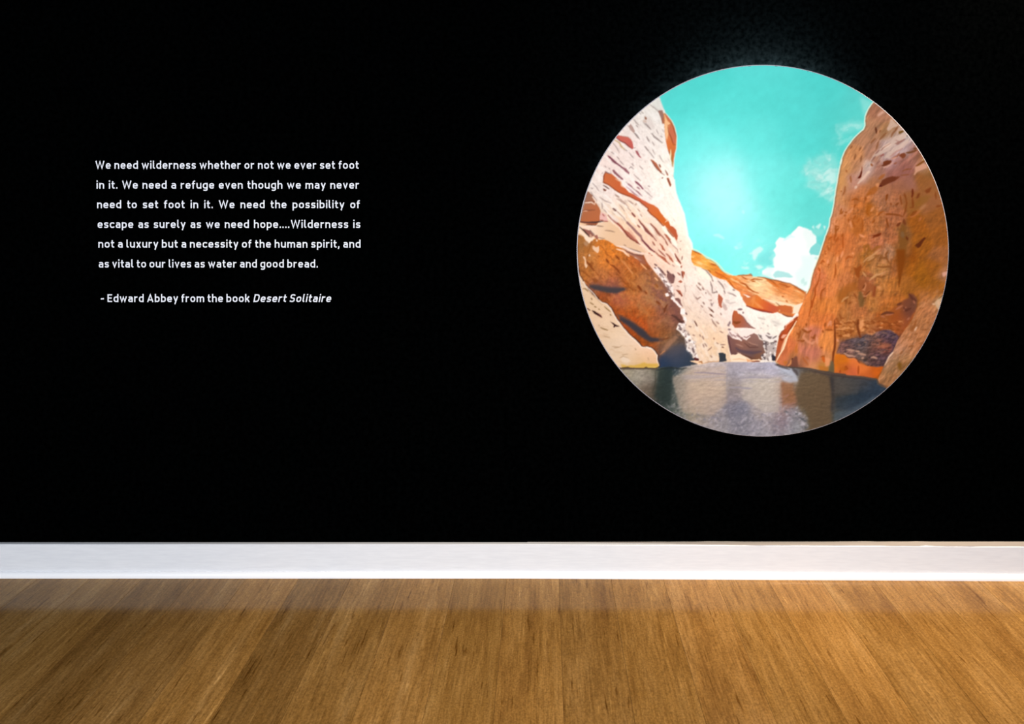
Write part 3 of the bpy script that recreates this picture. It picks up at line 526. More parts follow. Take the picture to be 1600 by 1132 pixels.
lines("E 740,520 840,620 930,730|E 790,540 830,590|E 850,640 930,740", 2, (214,140,84), .7, soft=.8); lines("E 330,260 300,350 260,430|E 280,440 250,520", 2.4, (130,74,34), .7, soft=1)
poly("E 120,150 180,170 200,240 210,340 170,420 130,400", (146,98,52), soft=1.5, a=.6); poly("E 200,340 290,350 320,280 350,320 300,420 220,440", (160,96,40), a=.5, soft=1)
lines("H 590,340 560,400 545,460", 3.2, (104,52,28), .85, soft=.7); lines("H 660,500 720,530 780,590 860,640", 4, (74,46,40), .8, soft=.9); lines("H 650,400 700,380 760,430|H 480,600 540,560 600,600", 4, (166,112,82), .45, soft=1.5)
poly("F 480,750 600,900 640,1010 H 650,260 720,330 780,400 800,500 700,450 640,380 600,250 540,120 F 520,940", (118,74,66), soft=2.5, a=.7)
# crumbly white line at the column's left, its ragged foot
polys("F 380,650 450,640 520,740 570,800 600,870 650,880 680,940 670,1000 620,990 600,940 550,880 480,770 410,700|F 640,1090 680,1040 700,1080 690,1132 650,1120|H 530,0 600,20 650,60 640,100 560,30|H 600,90 660,80 690,150 650,170 610,120|H 640,250 680,230 720,290 800,370 790,400 720,330|H 790,400 850,400 860,480 820,490 780,480 790,440|H 830,500 870,530 880,600 830,570|H 570,180 600,170 620,200 600,225 570,215|H 760,620 800,620 850,660 800,700 740,690|H 810,700 870,730 880,780 830,790|H 840,590 870,600 860,640|F 560,1030 600,1020 620,1060 580,1075", (250,236,232), warp=1.0)
polys("F 600,690 650,740 690,760 700,820 690,870 650,880 610,850 580,780|F 450,630 520,690 580,760 560,770 500,720|F 700,1100 760,1095 790,1132 720,1132|H 710,255 770,260 820,380 800,370 750,310", (128,88,84), warp=.7)
lines("F 400,590 440,620|F 450,635 540,720|F 590,690 600,730|F 670,740 700,790|F 590,930 650,1010 660,1080|H 600,110 650,170 640,240|H 880,490 860,460|H 800,600 850,640|F 400,640 430,660", 2.4, (84,52,54), .85)
polys("H 740,650 800,640 860,680 850,740 880,800 900,850 950,860 1000,900 1000,960 990,1010 1020,1080 1040,1132 980,1100 930,1040 890,1000 880,900 870,830 810,770", (212,194,184), warp=1.4)
lines("H 780,660 760,700 810,720|H 850,720 880,740|H 890,860 940,880 1010,890|H 900,880 930,900|H 890,1010 960,1020 1000,1000|H 970,1000 990,960|H 930,1050 990,1060|H 1010,1060 990,1110|H 880,780 900,840|K 120,570 180,590 250,610|K 150,700 230,720|K 210,780 260,790|K 60,480 120,520|K 100,450 60,480", 1.6, (110,90,94), .8)
lines("H 750,660 730,700 780,730 810,770 860,800|H 870,870 890,900 880,1000 940,1030 990,1080|K 200,780 240,830 300,850|K 0,350 60,390 100,380|K 20,440 100,540|K 130,560 140,640 130,700 200,740", 2, (252,244,240), .8)
slr, mr = poly("H 740,640 860,620 900,760 1010,880 1010,1010 1050,1132 970,1132 880,1010 860,860 800,760", (214,196,188), soft=1.2, a=.35, warp=1.5)
tex(slr, mr, vnoise(4, 3, 35, 57, 2), .55, .62, .95, (252,242,238)); tex(slr, mr, vnoise(4.5, 3, 60, 58, 2), .62, .68, .8, (96,76,78))
slr, mr = poly("F 390,640 460,640 580,800 700,960 690,1132 640,1040 560,900 470,770", (224,206,200), soft=1, a=.3, warp=1.5)
tex(slr, mr, vnoise(4, 3, 50, 59, 2), .55, .62, .9, (252,240,234)); tex(slr, mr, vnoise(4.5, 3, 40, 60, 2), .62, .68, .7, (110,80,78))
poly("K 230,840 300,855 305,885 240,885", (84,34,34)); poly("K 165,885 300,890 350,895 370,930 300,940 220,910", (244,206,170)); line("K 300,905 340,900 350,930", 2, (150,88,40), .9); line("K 360,930 450,905 600,895", 1.8, (190,140,96), .8)
# marks on the column
lines("K 235,300 260,340 280,380|K 460,200 520,250|K 465,120 520,175|K 490,270 520,330 570,390|K 560,310 600,345|K 350,520 375,575|K 385,630 420,680|K 360,640 380,690|K 430,740 480,700 490,680|K 610,450 655,475|K 150,380 195,385|K 620,180 635,215|K 360,20 385,55|K 330,70 360,100|K 210,505 245,520|K 470,810 500,840|K 310,500 330,530|K 560,620 590,640|K 620,650 690,650|J 290,680 330,720|J 280,740 340,795|J 350,760 370,785|J 400,820 410,840|J 255,890 280,920 330,890|J 470,930 490,945|J 440,1040 520,1120|J 360,970 385,1000|J 480,980 500,1030|J 500,640 515,660|J 60,290 50,340", 1.9, (140,108,98), .85)
lines("K 465,200 500,230|K 470,125 515,170|K 240,305 275,375|K 640,680 670,695", 2.2, (96,56,44), .8); lines("K 475,40 490,70 520,30", 2, (150,132,132), .7)
lines("J 100,660 105,760 90,860 K 60,0 100,80 180,220", 1.4, (206,184,172), .7); lines("J 85,560 90,640 120,760", 3, (250,236,222), .6)
poly("K 590,775 650,765 695,785 700,850 715,890 640,905 600,910 605,850", (52,56,64), warp=.4); lines("K 520,550 530,570", 3, (170,130,110), .8)
line("K 720,490 740,620 755,720 775,860", 1.6, (250,236,226), .8)
# pale slope: grey veins
lines("J 340,455 400,490 450,550 490,600 510,655|J 470,660 495,740 500,830|J 580,650 640,710 680,780|J 500,830 560,820|J 740,830 800,850 850,880|J 670,790 690,840|J 560,800 575,830|J 880,1070 940,1075|J 800,780 830,795", 2.2, (128,108,104), .8)
lines("J 700,960 760,985 840,970|J 690,930 750,950|J 720,820 790,850|J 650,960 720,1060", 3, (190,176,172), .6, soft=1)
poly("J 590,840 620,870 660,910 640,980 640,1060 600,1020 580,930", (180,98,72), warp=.5); polys("J 650,990 700,1010 720,1080 690,1090 650,1040", (190,160,152), warp=.6, a=.7)
poly("J 320,470 400,520 470,600 480,650 400,610 300,560 250,500", (252,246,226), soft=1.5, a=.8)
lines("K 730,350 745,375|K 735,425 770,430|K 740,480 790,545|K 800,470 850,500|K 880,130 940,130|K 950,170 960,185|K 760,310 750,350", 3.4, (120,96,102), .8)
poly("K 815,145 860,150 880,190 930,210 960,250 1010,320 1060,370 1132,410 N 290,420 240,410 150,400 K 970,400 900,400 830,400 795,350 790,230", [(1148,492,196,104,64),(1155,505,176,94,70),(1150,503,160,84,40),(1165,510,156,108,100)], warp=.3, sig=8)
lines("K 810,310 850,330 910,318", 4, (120,60,26), .8, soft=1); line("K 900,195 960,240 1010,320 1060,370 1132,415", 1.5, (120,84,80), .8); line("K 820,150 800,250 800,350", 1.4, (150,66,40), .7)
lines("N 320,250 430,280|N 540,300 640,350|N 460,360 475,385|N 390,330 410,340|N 360,400 380,410|N 560,360 600,375", 2.6, (196,186,180), .8, soft=1)
poly("N 500,290 600,290 680,350 620,390 540,340", (218,210,202), soft=1.5, a=.7)
# brown grotto in the middle
poly("K 720,500 800,550 850,560 930,600 960,560 1000,590 1050,510 N 220,490 260,480 310,500 350,570 430,610 470,640 410,660 420,740 440,790 400,850 380,870 350,880 230,880 150,830 60,780 0,770 K 900,770 850,790 775,800 755,700", [(1145,545,122,84,80),(1160,540,140,92,78),(1175,530,134,96,86),(1190,545,126,94,86),(1150,555,90,62,62),(1170,552,86,68,76),(1185,560,124,80,56),(1165,545,150,104,86),(1178,524,150,112,104)], warp=.7, sig=8)
line("N 0,700 60,740 140,760 260,770 370,750", 5, (84,66,76), .8, soft=2); lines("N 150,590 200,640 300,670|N 120,620 200,690 330,690", 2, (90,56,50), .7); lines("N 160,600 230,640 320,660|N 0,640 100,680", 2.4, (186,142,124), .6, soft=1)
line("K 725,510 750,640 775,780", 2.6, (84,50,54), .9); line("N 80,790 180,830 250,860 350,870", 1.6, (90,44,20), .8)
polys("K 720,450 800,440 860,500 930,560 940,600 860,570 800,550 740,490|K 940,420 1060,440 1132,470 1060,500 1000,580 960,570 900,500|N 150,560 200,510 220,540 160,580", (246,228,222), warp=1.2)
lines("K 750,460 800,530|K 860,480 900,530 940,580|K 800,500 850,540|K 930,540 960,580|N 70,540 100,580|N 0,510 60,540|K 960,530 1010,550|N 150,550 200,520", 2, (134,96,96), .8)
poly("N 0,800 30,775 60,785 150,830 220,870 350,865 370,880 340,895 160,900 0,905 K 780,900 775,810 850,795", (250,222,194), warp=.5); lines("N 150,850 180,890 250,880|K 800,870 900,860 1000,880", 1.8, (216,166,128), .7); line("N 230,900 290,893 350,897", 2.4, (96,36,20), .9); poly("N 160,860 230,880 330,885 230,900 165,905", (226,160,110), a=.8)
# white rubble
polys("N 300,490 360,520 400,590 460,610 520,600 590,610 610,540 560,510 460,480|N 400,660 460,650 560,640 600,700 580,740 500,760 430,740|N 380,870 420,850 520,870 520,895 400,890", (240,230,224), warp=1.4)
sl, m = poly("N 400,600 470,620 600,600 600,760 590,800 520,830 500,880 380,870 360,810 440,770 430,720 400,680", (166,152,150), warp=1.2, a=.75)
tex(sl, m, vnoise(4, 3, 20, 51, 2), .55, .62, .9, (246,238,234)); tex(sl, m, vnoise(4, 3, 70, 52, 2), .60, .68, .85, (78,66,70))
lines("N 460,480 500,500|N 440,510 480,540 530,540|N 330,500 390,570|N 350,510 380,530|N 560,600 600,600|N 400,590 480,620|N 430,710 460,730|N 440,760 460,780|N 460,850 480,890|N 540,560 600,520|N 420,650 480,640|N 470,545 520,560", 2.4, (112,98,98), .85)
poly("N 520,810 560,800 590,830 585,890 530,890", (48,46,56), warp=.6); poly("N 560,590 600,590 605,620 570,620", (112,84,84))
# orange ridge
ridge = ("J 200,195 185,290 200,370 230,420 340,455 430,500 500,570 600,620 700,640 740,690 820,770 900,810 920,870 970,950 1010,1030 1132,1080 N 270,135 400,165 540,188 610,168 680,200 760,230 835,240 880,190 850,140 900,110 990,80 "
         "M 900,990 945,830 860,775 760,715 640,680 520,655 400,630 330,605 220,590 150,590 145,575 110,550 80,565 0,570 J 1050,550 1030,560 960,570 880,570 800,575 720,550 660,520 600,450 560,400 510,360 400,310 330,250 250,215")
rc = [(1085,400,230,148,58),(1100,410,255,186,92),(1110,415,220,150,56),(1120,425,232,140,60),(1095,420,250,180,104),(1130,432,226,120,36),(1140,438,240,150,70),(1150,440,236,134,60),(1155,450,220,126,66),(1165,435,250,200,150),(1180,445,252,216,164),(1185,460,252,200,150),(1200,455,250,196,140),
      (1215,450,222,130,66),(1230,460,226,138,76),(1245,465,232,150,84),(1240,475,246,176,118),(1210,470,252,206,158),(1225,475,252,214,170),(1170,465,208,108,58),(1180,475,222,118,44),(1195,482,200,92,60),(1220,485,204,112,52),(1205,485,196,96,66),(1230,490,196,104,58),(1160,460,236,150,90)]
sl, m = poly(ridge, rc, warp=.6, sig=7); mottle(sl, m, n_fine, .04); emboss(sl, m, vnoise(12, 3, 26, 39, 3), .8)
tex(sl, m, vnoise(18, 2.4, 26, 55, 3), .62, .72, .4, (216,118,44)); tex(sl, m, vnoise(16, 2.4, 24, 56, 3), .62, .72, .6, (255,222,170))
line("J 200,175 270,205 400,290 520,350 570,390 620,440 680,515 740,545 800,570", 1.5, (255,240,206), .8, taper=False)
lines("J 210,205 300,245 340,265|J 480,400 560,420|J 540,520 640,570 720,620|J 430,490 480,520|J 740,650 820,760|J 880,570 1030,572 1090,575|J 900,670 980,700 1040,770 1120,815|J 930,590 1020,635|J 1070,640 1120,620|M 0,680 60,720 140,800 240,835|M 130,640 180,625 300,635|M 140,660 190,660|M 220,595 330,610 430,650 520,730|M 400,630 520,650 640,680|M 540,690 640,720 680,745|M 760,740 860,790 930,840|M 500,970 550,1020|M 300,930 320,940|M 640,940 670,965|M 580,880 610,885|M 640,745 700,740", 2.0, (168,78,26), .85)
lines("M 100,560 120,550 145,575|M 330,605 520,655 700,690 800,740 945,825", 1.6, (140,90,60), .8); lines("M 360,640 460,700 540,740|J 560,540 700,600", 3, (214,110,40), .8)
polys("M 40,850 80,840 150,870 220,860 300,930 400,980 500,1030 560,1020 560,1060 520,1105 420,1115 300,1095 150,1050 60,1010 0,920|M 540,1020 620,1010 720,1020 740,1060 720,1132 560,1110", [(1168,465,206,118,72),(1180,475,226,126,50),(1195,480,212,98,50),(1210,485,190,84,60),(1225,483,206,112,52),(1232,490,192,100,60)], warp=.6, sig=8)
lines("M 130,960 170,900 150,1010|M 220,1000 300,1060|M 180,960 260,1040", 4, (238,150,84), .6, soft=1.2); line("M 60,1020 180,1065 300,1100 430,1118", 2.6, (120,54,50), .85); line("M 130,1050 300,1085 400,1105", 2.4, (176,60,30), .7, soft=1)
polys("M 290,900 400,930 560,960 800,1010 870,1050 760,1040 640,1010 520,1010 420,970", (254,226,190), warp=.7, a=.9); polys("M 760,1080 800,1060 830,1070 780,1110|N 850,140 880,125 940,150 930,200 900,200 880,180|M 0,840 30,850 130,890 80,900", (254,240,226), warp=.5)
lines("N 680,200 760,235 835,240", 2, (120,62,36), .9); lines("M 490,970 560,1025", 1.4, (130,90,60), .8); lines("M 780,1040 840,1070|M 760,1100 800,1070", 1.6, (150,70,30), .9)

poly("M 760,1020 930,960 960,1060 820,1132 740,1132", (250,226,200)); line("M 945,825 920,960 870,1060 840,1132", 4, (206,120,70), .9, taper=False)
# right cliff
rcl = ("Q 612,190 560,260 520,330 495,400 492,470 497,530 470,590 400,650 330,720 260,810 200,900 160,990 130,1090 S 345,0 310,110 290,220 270,350 250,450 230,600 215,700 185,830 165,870 155,980 120,1060 U 325,0 290,80 240,240 200,360 155,480 110,590 80,700 50,850 10,930 "
       "X 470,150 440,240 350,300 250,370 240,420 170,520 150,600 130,700 115,800 110,900 120,950 250,990 440,1000 620,1015 740,1045 900,1065 980,1085 1132,1105 a 450,165 700,185 850,195 1030,225 w 1372,600 1500,600 1500,180 1400,150")
R_ = [(1365,170,172,110,78),(1385,180,182,120,86),(1360,200,186,126,88),(1390,200,170,116,72),(1400,210,182,144,120),(1345,215,190,128,90),(1335,240,206,134,84),(1365,240,182,124,94),(1385,240,184,146,130),(1400,225,190,156,140),(1415,215,200,176,160),(1410,235,194,160,150),(1420,230,176,140,130),
      (1395,255,176,128,118),(1430,235,160,100,80),(1425,250,168,106,84),(1410,255,164,100,80),(1440,245,160,98,60),(1445,260,186,136,112),(1450,265,140,88,38),(1400,268,160,96,78),(1415,265,156,92,76),(1410,290,162,98,68),(1420,285,158,98,76),(1440,280,150,88,40),(1455,290,152,90,44),
      (1320,260,208,140,86),(1315,290,210,142,84),(1320,310,208,140,92),(1340,260,190,126,86),(1350,275,200,150,130),(1335,285,196,134,110),(1325,300,190,130,104),(1310,330,206,134,98),(1355,265,214,178,160),(1365,285,176,108,66),(1370,270,170,112,88),(1350,300,196,116,68),(1330,310,190,104,54),(1345,320,196,106,48),(1360,330,178,98,36),(1375,320,168,106,72),(1385,310,166,104,72),(1400,310,170,100,64),
      (1300,350,216,142,104),(1310,350,222,128,72),(1325,345,210,118,64),(1340,350,192,106,44),(1355,345,200,114,62),(1375,345,176,104,58),(1390,345,176,100,66),(1400,340,170,96,62),(1430,320,142,84,30),(1420,310,150,88,44),(1450,320,148,88,50),(1460,340,142,78,26),(1430,350,150,76,12),(1470,370,146,78,20),(1440,380,148,78,12),(1410,385,142,84,36),(1395,370,170,96,60),(1410,360,120,76,36),(1470,400,156,90,44),
      (1295,380,208,112,54),(1310,380,206,104,46),(1325,380,216,116,60),(1345,385,198,110,58),(1370,385,186,104,70),(1290,410,220,126,68),(1305,420,222,128,66),(1325,410,212,118,64),(1340,415,190,108,48),(1355,400,160,98,34),(1370,405,172,110,60),(1385,395,170,120,88),(1380,420,180,122,66),(1400,420,170,96,50),(1420,420,158,82,10),(1440,430,152,84,8),(1460,420,150,80,14),(1475,430,176,116,80),(1465,445,152,84,14),(1408,410,120,58,10),
      (1275,430,222,120,74),(1280,450,216,116,66),(1300,450,222,124,66),(1320,440,206,116,66),(1320,460,160,92,34),(1335,465,174,106,58),(1345,450,150,80,30),(1355,445,160,88,56),(1375,450,194,120,56),(1395,450,180,104,40),(1410,440,170,96,30),(1365,470,180,110,50),(1380,470,200,112,50),(1390,480,186,98,30),(1400,470,184,98,34),(1420,450,158,88,22),(1265,470,224,124,60),(1285,480,216,120,54),(1305,480,226,128,60),(1320,490,176,106,54),(1340,485,180,102,56),
      (1255,500,222,120,60),(1275,500,218,116,56),(1295,500,214,112,54),(1240,520,222,124,64),(1232,540,218,114,66),(1222,560,210,112,70),(1225,530,190,90,52),(1222,545,176,88,52),(1255,525,176,104,60),(1262,535,190,112,76),(1270,520,208,116,88),(1290,530,226,132,66),(1300,540,222,130,66),(1260,550,196,112,88),(1275,560,190,108,86),(1255,565,180,104,66),(1290,560,208,126,76),(1285,570,180,116,44),(1270,572,210,136,90),(1242,560,190,112,60),(1242,568,100,70,64),(1300,565,214,138,94),(1300,575,140,106,60),
      (1325,520,172,100,46),(1340,510,184,112,58),(1360,510,190,116,64),(1380,505,160,74,24),(1400,500,160,74,28),(1390,520,150,64,16),(1370,520,134,70,50),(1350,535,92,66,66),(1330,540,86,68,72),(1320,545,104,70,66),(1340,555,92,70,62),(1375,530,98,66,60),(1390,530,80,58,68),(1375,545,132,78,58),(1385,555,86,60,66),(1360,560,92,66,60),(1375,570,92,64,58),(1310,560,200,108,32),(1325,570,196,100,30),(1320,580,200,98,54),(1340,575,206,106,46),(1350,585,196,88,26),(1365,580,190,90,26),(1375,580,178,84,20)]
sl, m = poly(rcl, R_, warp=.35, sig=6.5)
mcl = np.zeros((NR, NR), np.float32); mcl[sl] = m
F_ = (slice(0, NR), slice(0, NR))
rr = mcl * np.clip((GX - 1320) / 60, 0, 1); IMG *= 1 - mcl[..., None] * np.array([.03, -.01, -.03], np.float32) - rr[..., None] * np.array([.05, .04, -.02], np.float32)
tn = mcl * np.clip((GX - 1290) / 40, 0, 1) * np.clip((GY - 285) / 40, 0, 1) * np.clip((530 - GY) / 40, 0, 1) * .28; IMG[:] = IMG * (1 - tn[..., None]) + tn[..., None] * np.array((180,108,56), np.float32)
mottle(F_, mcl, n_fine, .05); mottle(F_, mcl, n_mid, .04)
top = mcl * np.clip((300 - GY) / 50, 0, 1); midm = mcl * np.clip((GY - 280) / 30, 0, 1) * np.clip((1420 - GX) / 15, 0, 1) * np.clip((575 - GY) / 30, 0, 1)
mottle(F_, top, vnoise(18, 3.2, -55, 61, 3), .06); emboss(F_, top, vnoise(26, 7, -55, 65, 4), .9)
emboss(F_, midm, vnoise(20, 6, 98, 66, 4), .8); emboss(F_, midm * np.clip((GX - 1320) / 20, 0, 1), vnoise(14, 9, 40, 67, 4), 1.5)
bump = vnoise(7, 5, 95, 62, 3); hg = np.clip(mcl * np.clip((GY - 295) / 25, 0, 1) * np.clip((1412 - GX) / 10, 0, 1) * np.clip((540 - GY) / 30, 0, 1), 0, 1)
worms(F_, hg, vnoise(11, 8, 95, 62, 3), .035, .45, (140,72,24)); worms(F_, hg, vnoise(13, 9, 75, 63, 3), .03, .3, (232,156,100))
orr = mcl * np.clip((GX - 1408) / 8, 0, 1) * np.clip((GY - 310) / 30, 0, 1); mottle(F_, orr, vnoise(5, 5, 0, 64, 3), .06); emboss(F_, orr, vnoise(12, 8, -50, 68, 4), .8)
rim = "Q 612,190 560,260 520,330 495,400 490,470 495,530 470,590 400,650 330,720 260,810 200,900 160,990 130,1090 S 345,0 310,110 290,220 270,350 250,450 230,600 215,700 185,830 165,870 155,980 120,1060 U 325,0 290,80 240,240 200,360 155,480 110,590 80,700 50,850 10,930"
Pr = pts(rim); line(Pr + np.array([.9, .3], np.float32), 1.2, (128,92,66), .7, taper=False); line(Pr - np.array([.9, .3], np.float32), 1.7, (236,246,226), .95, taper=False)
# top part marks
lines("Q 645,550 650,600 660,650|Q 715,595 700,630|Q 930,590 970,550|Q 990,640 1050,610|Q 570,790 640,720|Q 270,870 300,830|Q 400,900 430,850|Q 330,1030 350,950|Q 420,1060 440,980|Q 650,880 690,760|Q 700,740 800,640|Q 870,700 900,640 960,580", 3, (128,78,46), .75, soft=.8)
lines("Q 645,560 655,640", 2.6, (80,36,20), .9); polys("Q 980,620 1040,600 1060,620 990,660", (110,76,30), soft=.5); poly("Q 1095,680 1115,680 1110,695", (20,10,8))
polys("Q 640,920 760,830 850,770 900,700 980,670 1080,640 1110,680 1000,770 900,850 800,920 700,960 610,1010 570,1090 590,1132 540,1110 580,1010|Q 1000,800 1132,720 1132,780 1040,860 940,930 870,1000 850,1020 760,1010 820,920|Q 870,430 950,500 990,530 900,560 830,620 810,590", (204,178,164), warp=1.2, a=.75, soft=.6)
polys("Q 660,380 740,310 790,340 720,370 680,400|Q 810,560 840,550 830,580", (216,170,150), soft=1, a=.8)
lines("Q 720,900 780,840 860,790|Q 930,800 1000,770 1070,730|Q 640,950 700,890|Q 1000,790 950,810|Q 650,1100 710,1050|Q 580,1060 640,980", 2.2, (138,94,84), .8)
poly("Q 700,980 760,940 770,970 720,990", (150,92,84)); lines("Q 860,990 940,920 1040,870", 3, (168,120,112), .6, soft=1)
poly("Q 980,970 1020,940 1070,930 1095,960 1080,1000 1040,1015 1000,990", (118,60,36), warp=.7, soft=.4); poly("Q 750,1110 800,1060 870,1040 875,1070 820,1110 770,1132", (122,62,34), soft=.4)
poly("R 0,690 60,665 120,670 110,700 50,740 0,750", (112,52,26), soft=.4); lines("R 160,720 200,700|Q 570,1100 600,1120|R 130,640 200,610 240,560", 3, (142,82,60), .8); lines("R 0,770 60,760 140,700|R 120,650 200,620", 3, (206,156,136), .7, soft=1)
lines("R 340,555 400,550 460,530 500,515|R 450,500 490,490", 3.4, (100,56,26), .85, soft=.8); lines("R 490,750 560,710 610,670", 3.4, (116,64,16), .85, soft=.8); line("R 570,660 610,655", 1.8, (190,160,100), .8)
poly("R 470,760 540,740 600,710 640,730 650,780 600,800 500,840 470,880 445,885 470,830", (196,144,118), warp=.8, soft=.5); lines("R 280,830 340,800 420,790|R 260,890 340,880 385,875", 2, (126,70,34), .7)
poly("R 0,960 60,930 160,910 250,900 200,950 100,990 0,1040", (112,54,30), soft=.6, warp=.8)
line("R 180,370 260,400 330,350", 2, (140,96,90), .6); lines("R 0,470 100,410|R 0,500 120,430", 2, (232,200,180), .7)
# middle marks
poly("S 565,270 600,220 630,130 635,180 620,250 600,275", (94,30,12), warp=.2); line("S 630,100 632,160", 1.6, (140,70,44), .8)
lines("S 400,150 405,180|S 460,240 470,330|S 385,390 375,470 350,520|S 320,460 330,470|S 765,60 780,90", 3, (150,84,40), .75, soft=.8)
lines("S 740,170 680,230 620,300 570,350|S 700,190 740,180|S 530,420 550,390", 4, (226,192,170), .8, soft=1)
polys("S 880,400 890,360 930,300 1000,260 1080,240 1132,250 1132,300 1060,330 980,370 920,390|S 900,90 960,60 1040,20 1070,25 1040,60 960,90", (104,48,26), warp=.5, soft=.4); poly("S 875,400 900,370 940,385", (72,14,10)); line("S 840,110 920,80", 2, (150,96,80), .7)
lines("S 710,520 760,450 850,390|S 880,280 960,220|S 700,520 800,480 860,420", 5, (160,84,24), .6, soft=1.2); poly("S 830,350 880,340 880,400 840,390", (228,150,100), soft=.7, a=.7)
lines("S 300,800 330,790 350,760|S 310,780 330,720|S 380,770 430,790|S 480,590 540,570 580,600|S 690,600 680,540|S 540,660 500,710|S 630,860 645,950 630,1060|S 500,880 540,820|S 520,1000 490,900|S 590,870 560,920|S 245,1132 240,980 290,980|S 250,1050 290,1000|S 430,870 440,920|S 720,700 700,780 740,820|S 780,930 820,880|S 330,1132 350,1090|S 370,830 380,810|S 980,800 1060,800|S 990,870 1020,990|S 1000,520 990,590|S 860,830 900,780 950,760", 3, (150,74,20), .75, soft=.8)
poly("S 690,640 760,640 800,700 740,800 760,850 700,830 690,740", (166,88,18), soft=2, a=.6); poly("S 490,860 560,820 640,850 640,1000 620,1132 520,1132 490,1000", (178,94,32), soft=2, a=.5)
lines("S 760,760 800,700|S 880,740 920,690|S 500,700 460,760 400,800|S 230,840 240,870|S 480,1000 450,900", 3.4, (224,150,110), .6, soft=1)
lines("S 790,1120 850,1110 910,1080|U 975,110 1030,80 1100,60", 2.6, (108,40,10), .85); poly("U 970,115 990,85 1060,75 1105,50 1080,85 1000,105", (118,48,18))
# carved ring marks, right
lines("T 330,150 345,260 330,360 300,450|T 310,120 330,180|T 70,130 40,220|T 50,420 150,425 240,440 290,460|T 50,480 60,560 80,610|T 400,330 440,320 430,220|T 430,50 440,110 430,170|T 430,180 440,260 445,310|T 250,150 270,280|T 110,260 120,290|T 780,310 850,300|T 770,100 780,200|T 180,290 230,260|T 40,170 60,130", 3, (122,60,20), .75, soft=.8)
poly("T 425,50 445,60 440,120 430,180 415,170", (96,34,12), soft=.4); poly("T 610,80 650,50 710,20 690,100 640,120", (120,60,24), soft=.7); poly("T 480,190 510,120 545,110 520,180", (112,54,20), soft=.7)
poly("T 190,600 210,560 250,540 265,550 240,590 205,610", (110,52,24), soft=.4); poly("T 300,490 320,500 340,570 330,600 290,560 285,530", (112,56,26), soft=.6)
poly("T 285,560 330,620 345,740 375,800 360,900 330,1000 320,1132 200,1132 250,1000 230,860 220,750 250,650", (122,76,30), soft=1.4, a=.85); poly("T 260,680 300,680 320,740 290,780 260,750", (120,92,66), soft=1, a=.6); poly("T 340,740 375,790 360,820 330,780", (98,46,16), soft=.5)
poly("T 465,880 510,850 560,800 600,765 635,770 590,830 550,900 510,925", (92,40,12), warp=.4, soft=.3)
poly("T 530,350 580,290 630,265 640,300 590,340 540,370", (176,122,84), soft=1.2, a=.7); lines("T 400,470 470,430 540,370|T 530,520 560,470", 4, (184,106,62), .6, soft=1); lines("T 410,440 450,410 490,380", 5, (124,60,16), .7, soft=1)
poly("T 470,270 560,170 640,140 720,150 640,250 540,300 480,310", (134,88,34), soft=1.6, a=.6); poly("T 380,900 460,900 500,1000 480,1132 400,1132", (136,66,8), soft=3, a=.5)
lines("T 20,930 40,960 10,1050|T 100,930 150,960", 3, (206,140,100), .6, soft=1)
poly("V 290,0 420,0 420,150 400,260 370,380 350,470 325,550 320,430 300,300 300,150", (124,60,8), soft=1.4, a=.9); line("V 325,560 330,490 350,400", 2, (96,44,6), .6, soft=1)
lines("V 30,180 60,120 140,130 200,220|V 0,250 60,260 200,250 240,290|V 0,400 60,410 120,390|V 50,690 80,650 90,600|V 170,20 130,80 150,130", 3.4, (128,72,30), .7, soft=.9); lines("V 0,70 50,40|V 80,190 130,200|V 0,380 70,370 130,330|V 10,550 60,580", 4, (212,140,92), .6, soft=1)
poly("V 960,350 1000,330 1050,320 1050,360 1000,400 970,400", (214,156,134), soft=.5)
# crag marks, centre
lines("U 205,630 190,700 165,790 130,850 130,950 100,1040 80,1132 X 640,0 640,60 620,150 600,230", 2.6, (162,74,24), .9); lines("U 280,850 230,890 210,960 215,1030", 3, (156,76,26), .85); poly("U 170,540 200,570 210,620 180,600", (180,84,30)); lines("U 430,500 430,600 415,700", 2.6, (160,76,24), .85)
lines("U 540,70 535,180 540,260|U 420,60 410,150|U 470,100 440,170|U 340,120 380,100|U 270,350 290,350|U 330,300 320,250|U 210,490 240,450 270,470|U 330,500 325,515|U 580,430 620,390 680,400", 3.2, (166,78,24), .75, soft=.8)
poly("U 700,540 740,560 800,500 820,540 790,620 780,700 760,700 730,670 715,620", (146,72,24), soft=.6); poly("U 470,1000 490,950 540,850 620,780 730,760 740,860 700,900 620,920 560,1010 520,1080 460,1090", (164,92,34), soft=1.5, a=.7)
polys("U 770,720 860,740 960,790 1025,830 1010,980 960,980 970,890 900,900 880,980 810,970 800,900 760,860", (150,82,44), soft=.8, a=.8); polys("U 820,880 870,760 890,800 860,900|U 800,900 850,920 820,950 860,960 930,880 950,890 880,990 820,980", (192,124,84), soft=.5, a=.85)
lines("U 830,860 860,800|U 870,960 940,890|U 880,990 850,1000 820,1080", 2.4, (110,54,22), .85); poly("U 770,900 810,900 840,990 860,1040 840,1132 780,1132 770,1000", (112,80,42), soft=1, a=.85); poly("U 1000,820 1030,830 1010,980 970,970", (140,70,34), soft=.7)
lines("U 860,300 850,240 910,230 930,290 900,330|U 960,320 1040,250 1090,240", 5, (140,84,24), .6, soft=1.2); lines("U 900,460 960,420 1030,370|U 920,480 1000,410 1080,360|U 1090,370 1132,380|U 870,660 960,690 1100,660|U 860,520 870,420 920,390", 3, (138,84,40), .7, soft=.8)
lines("U 840,470 900,410 960,380 1080,290|U 900,450 1000,390|U 930,740 1000,680 1040,640|U 1132,630 1040,660 960,700|U 830,620 880,680|U 520,1060 560,1010 620,980", 3.2, (204,148,98), .75, soft=.8)
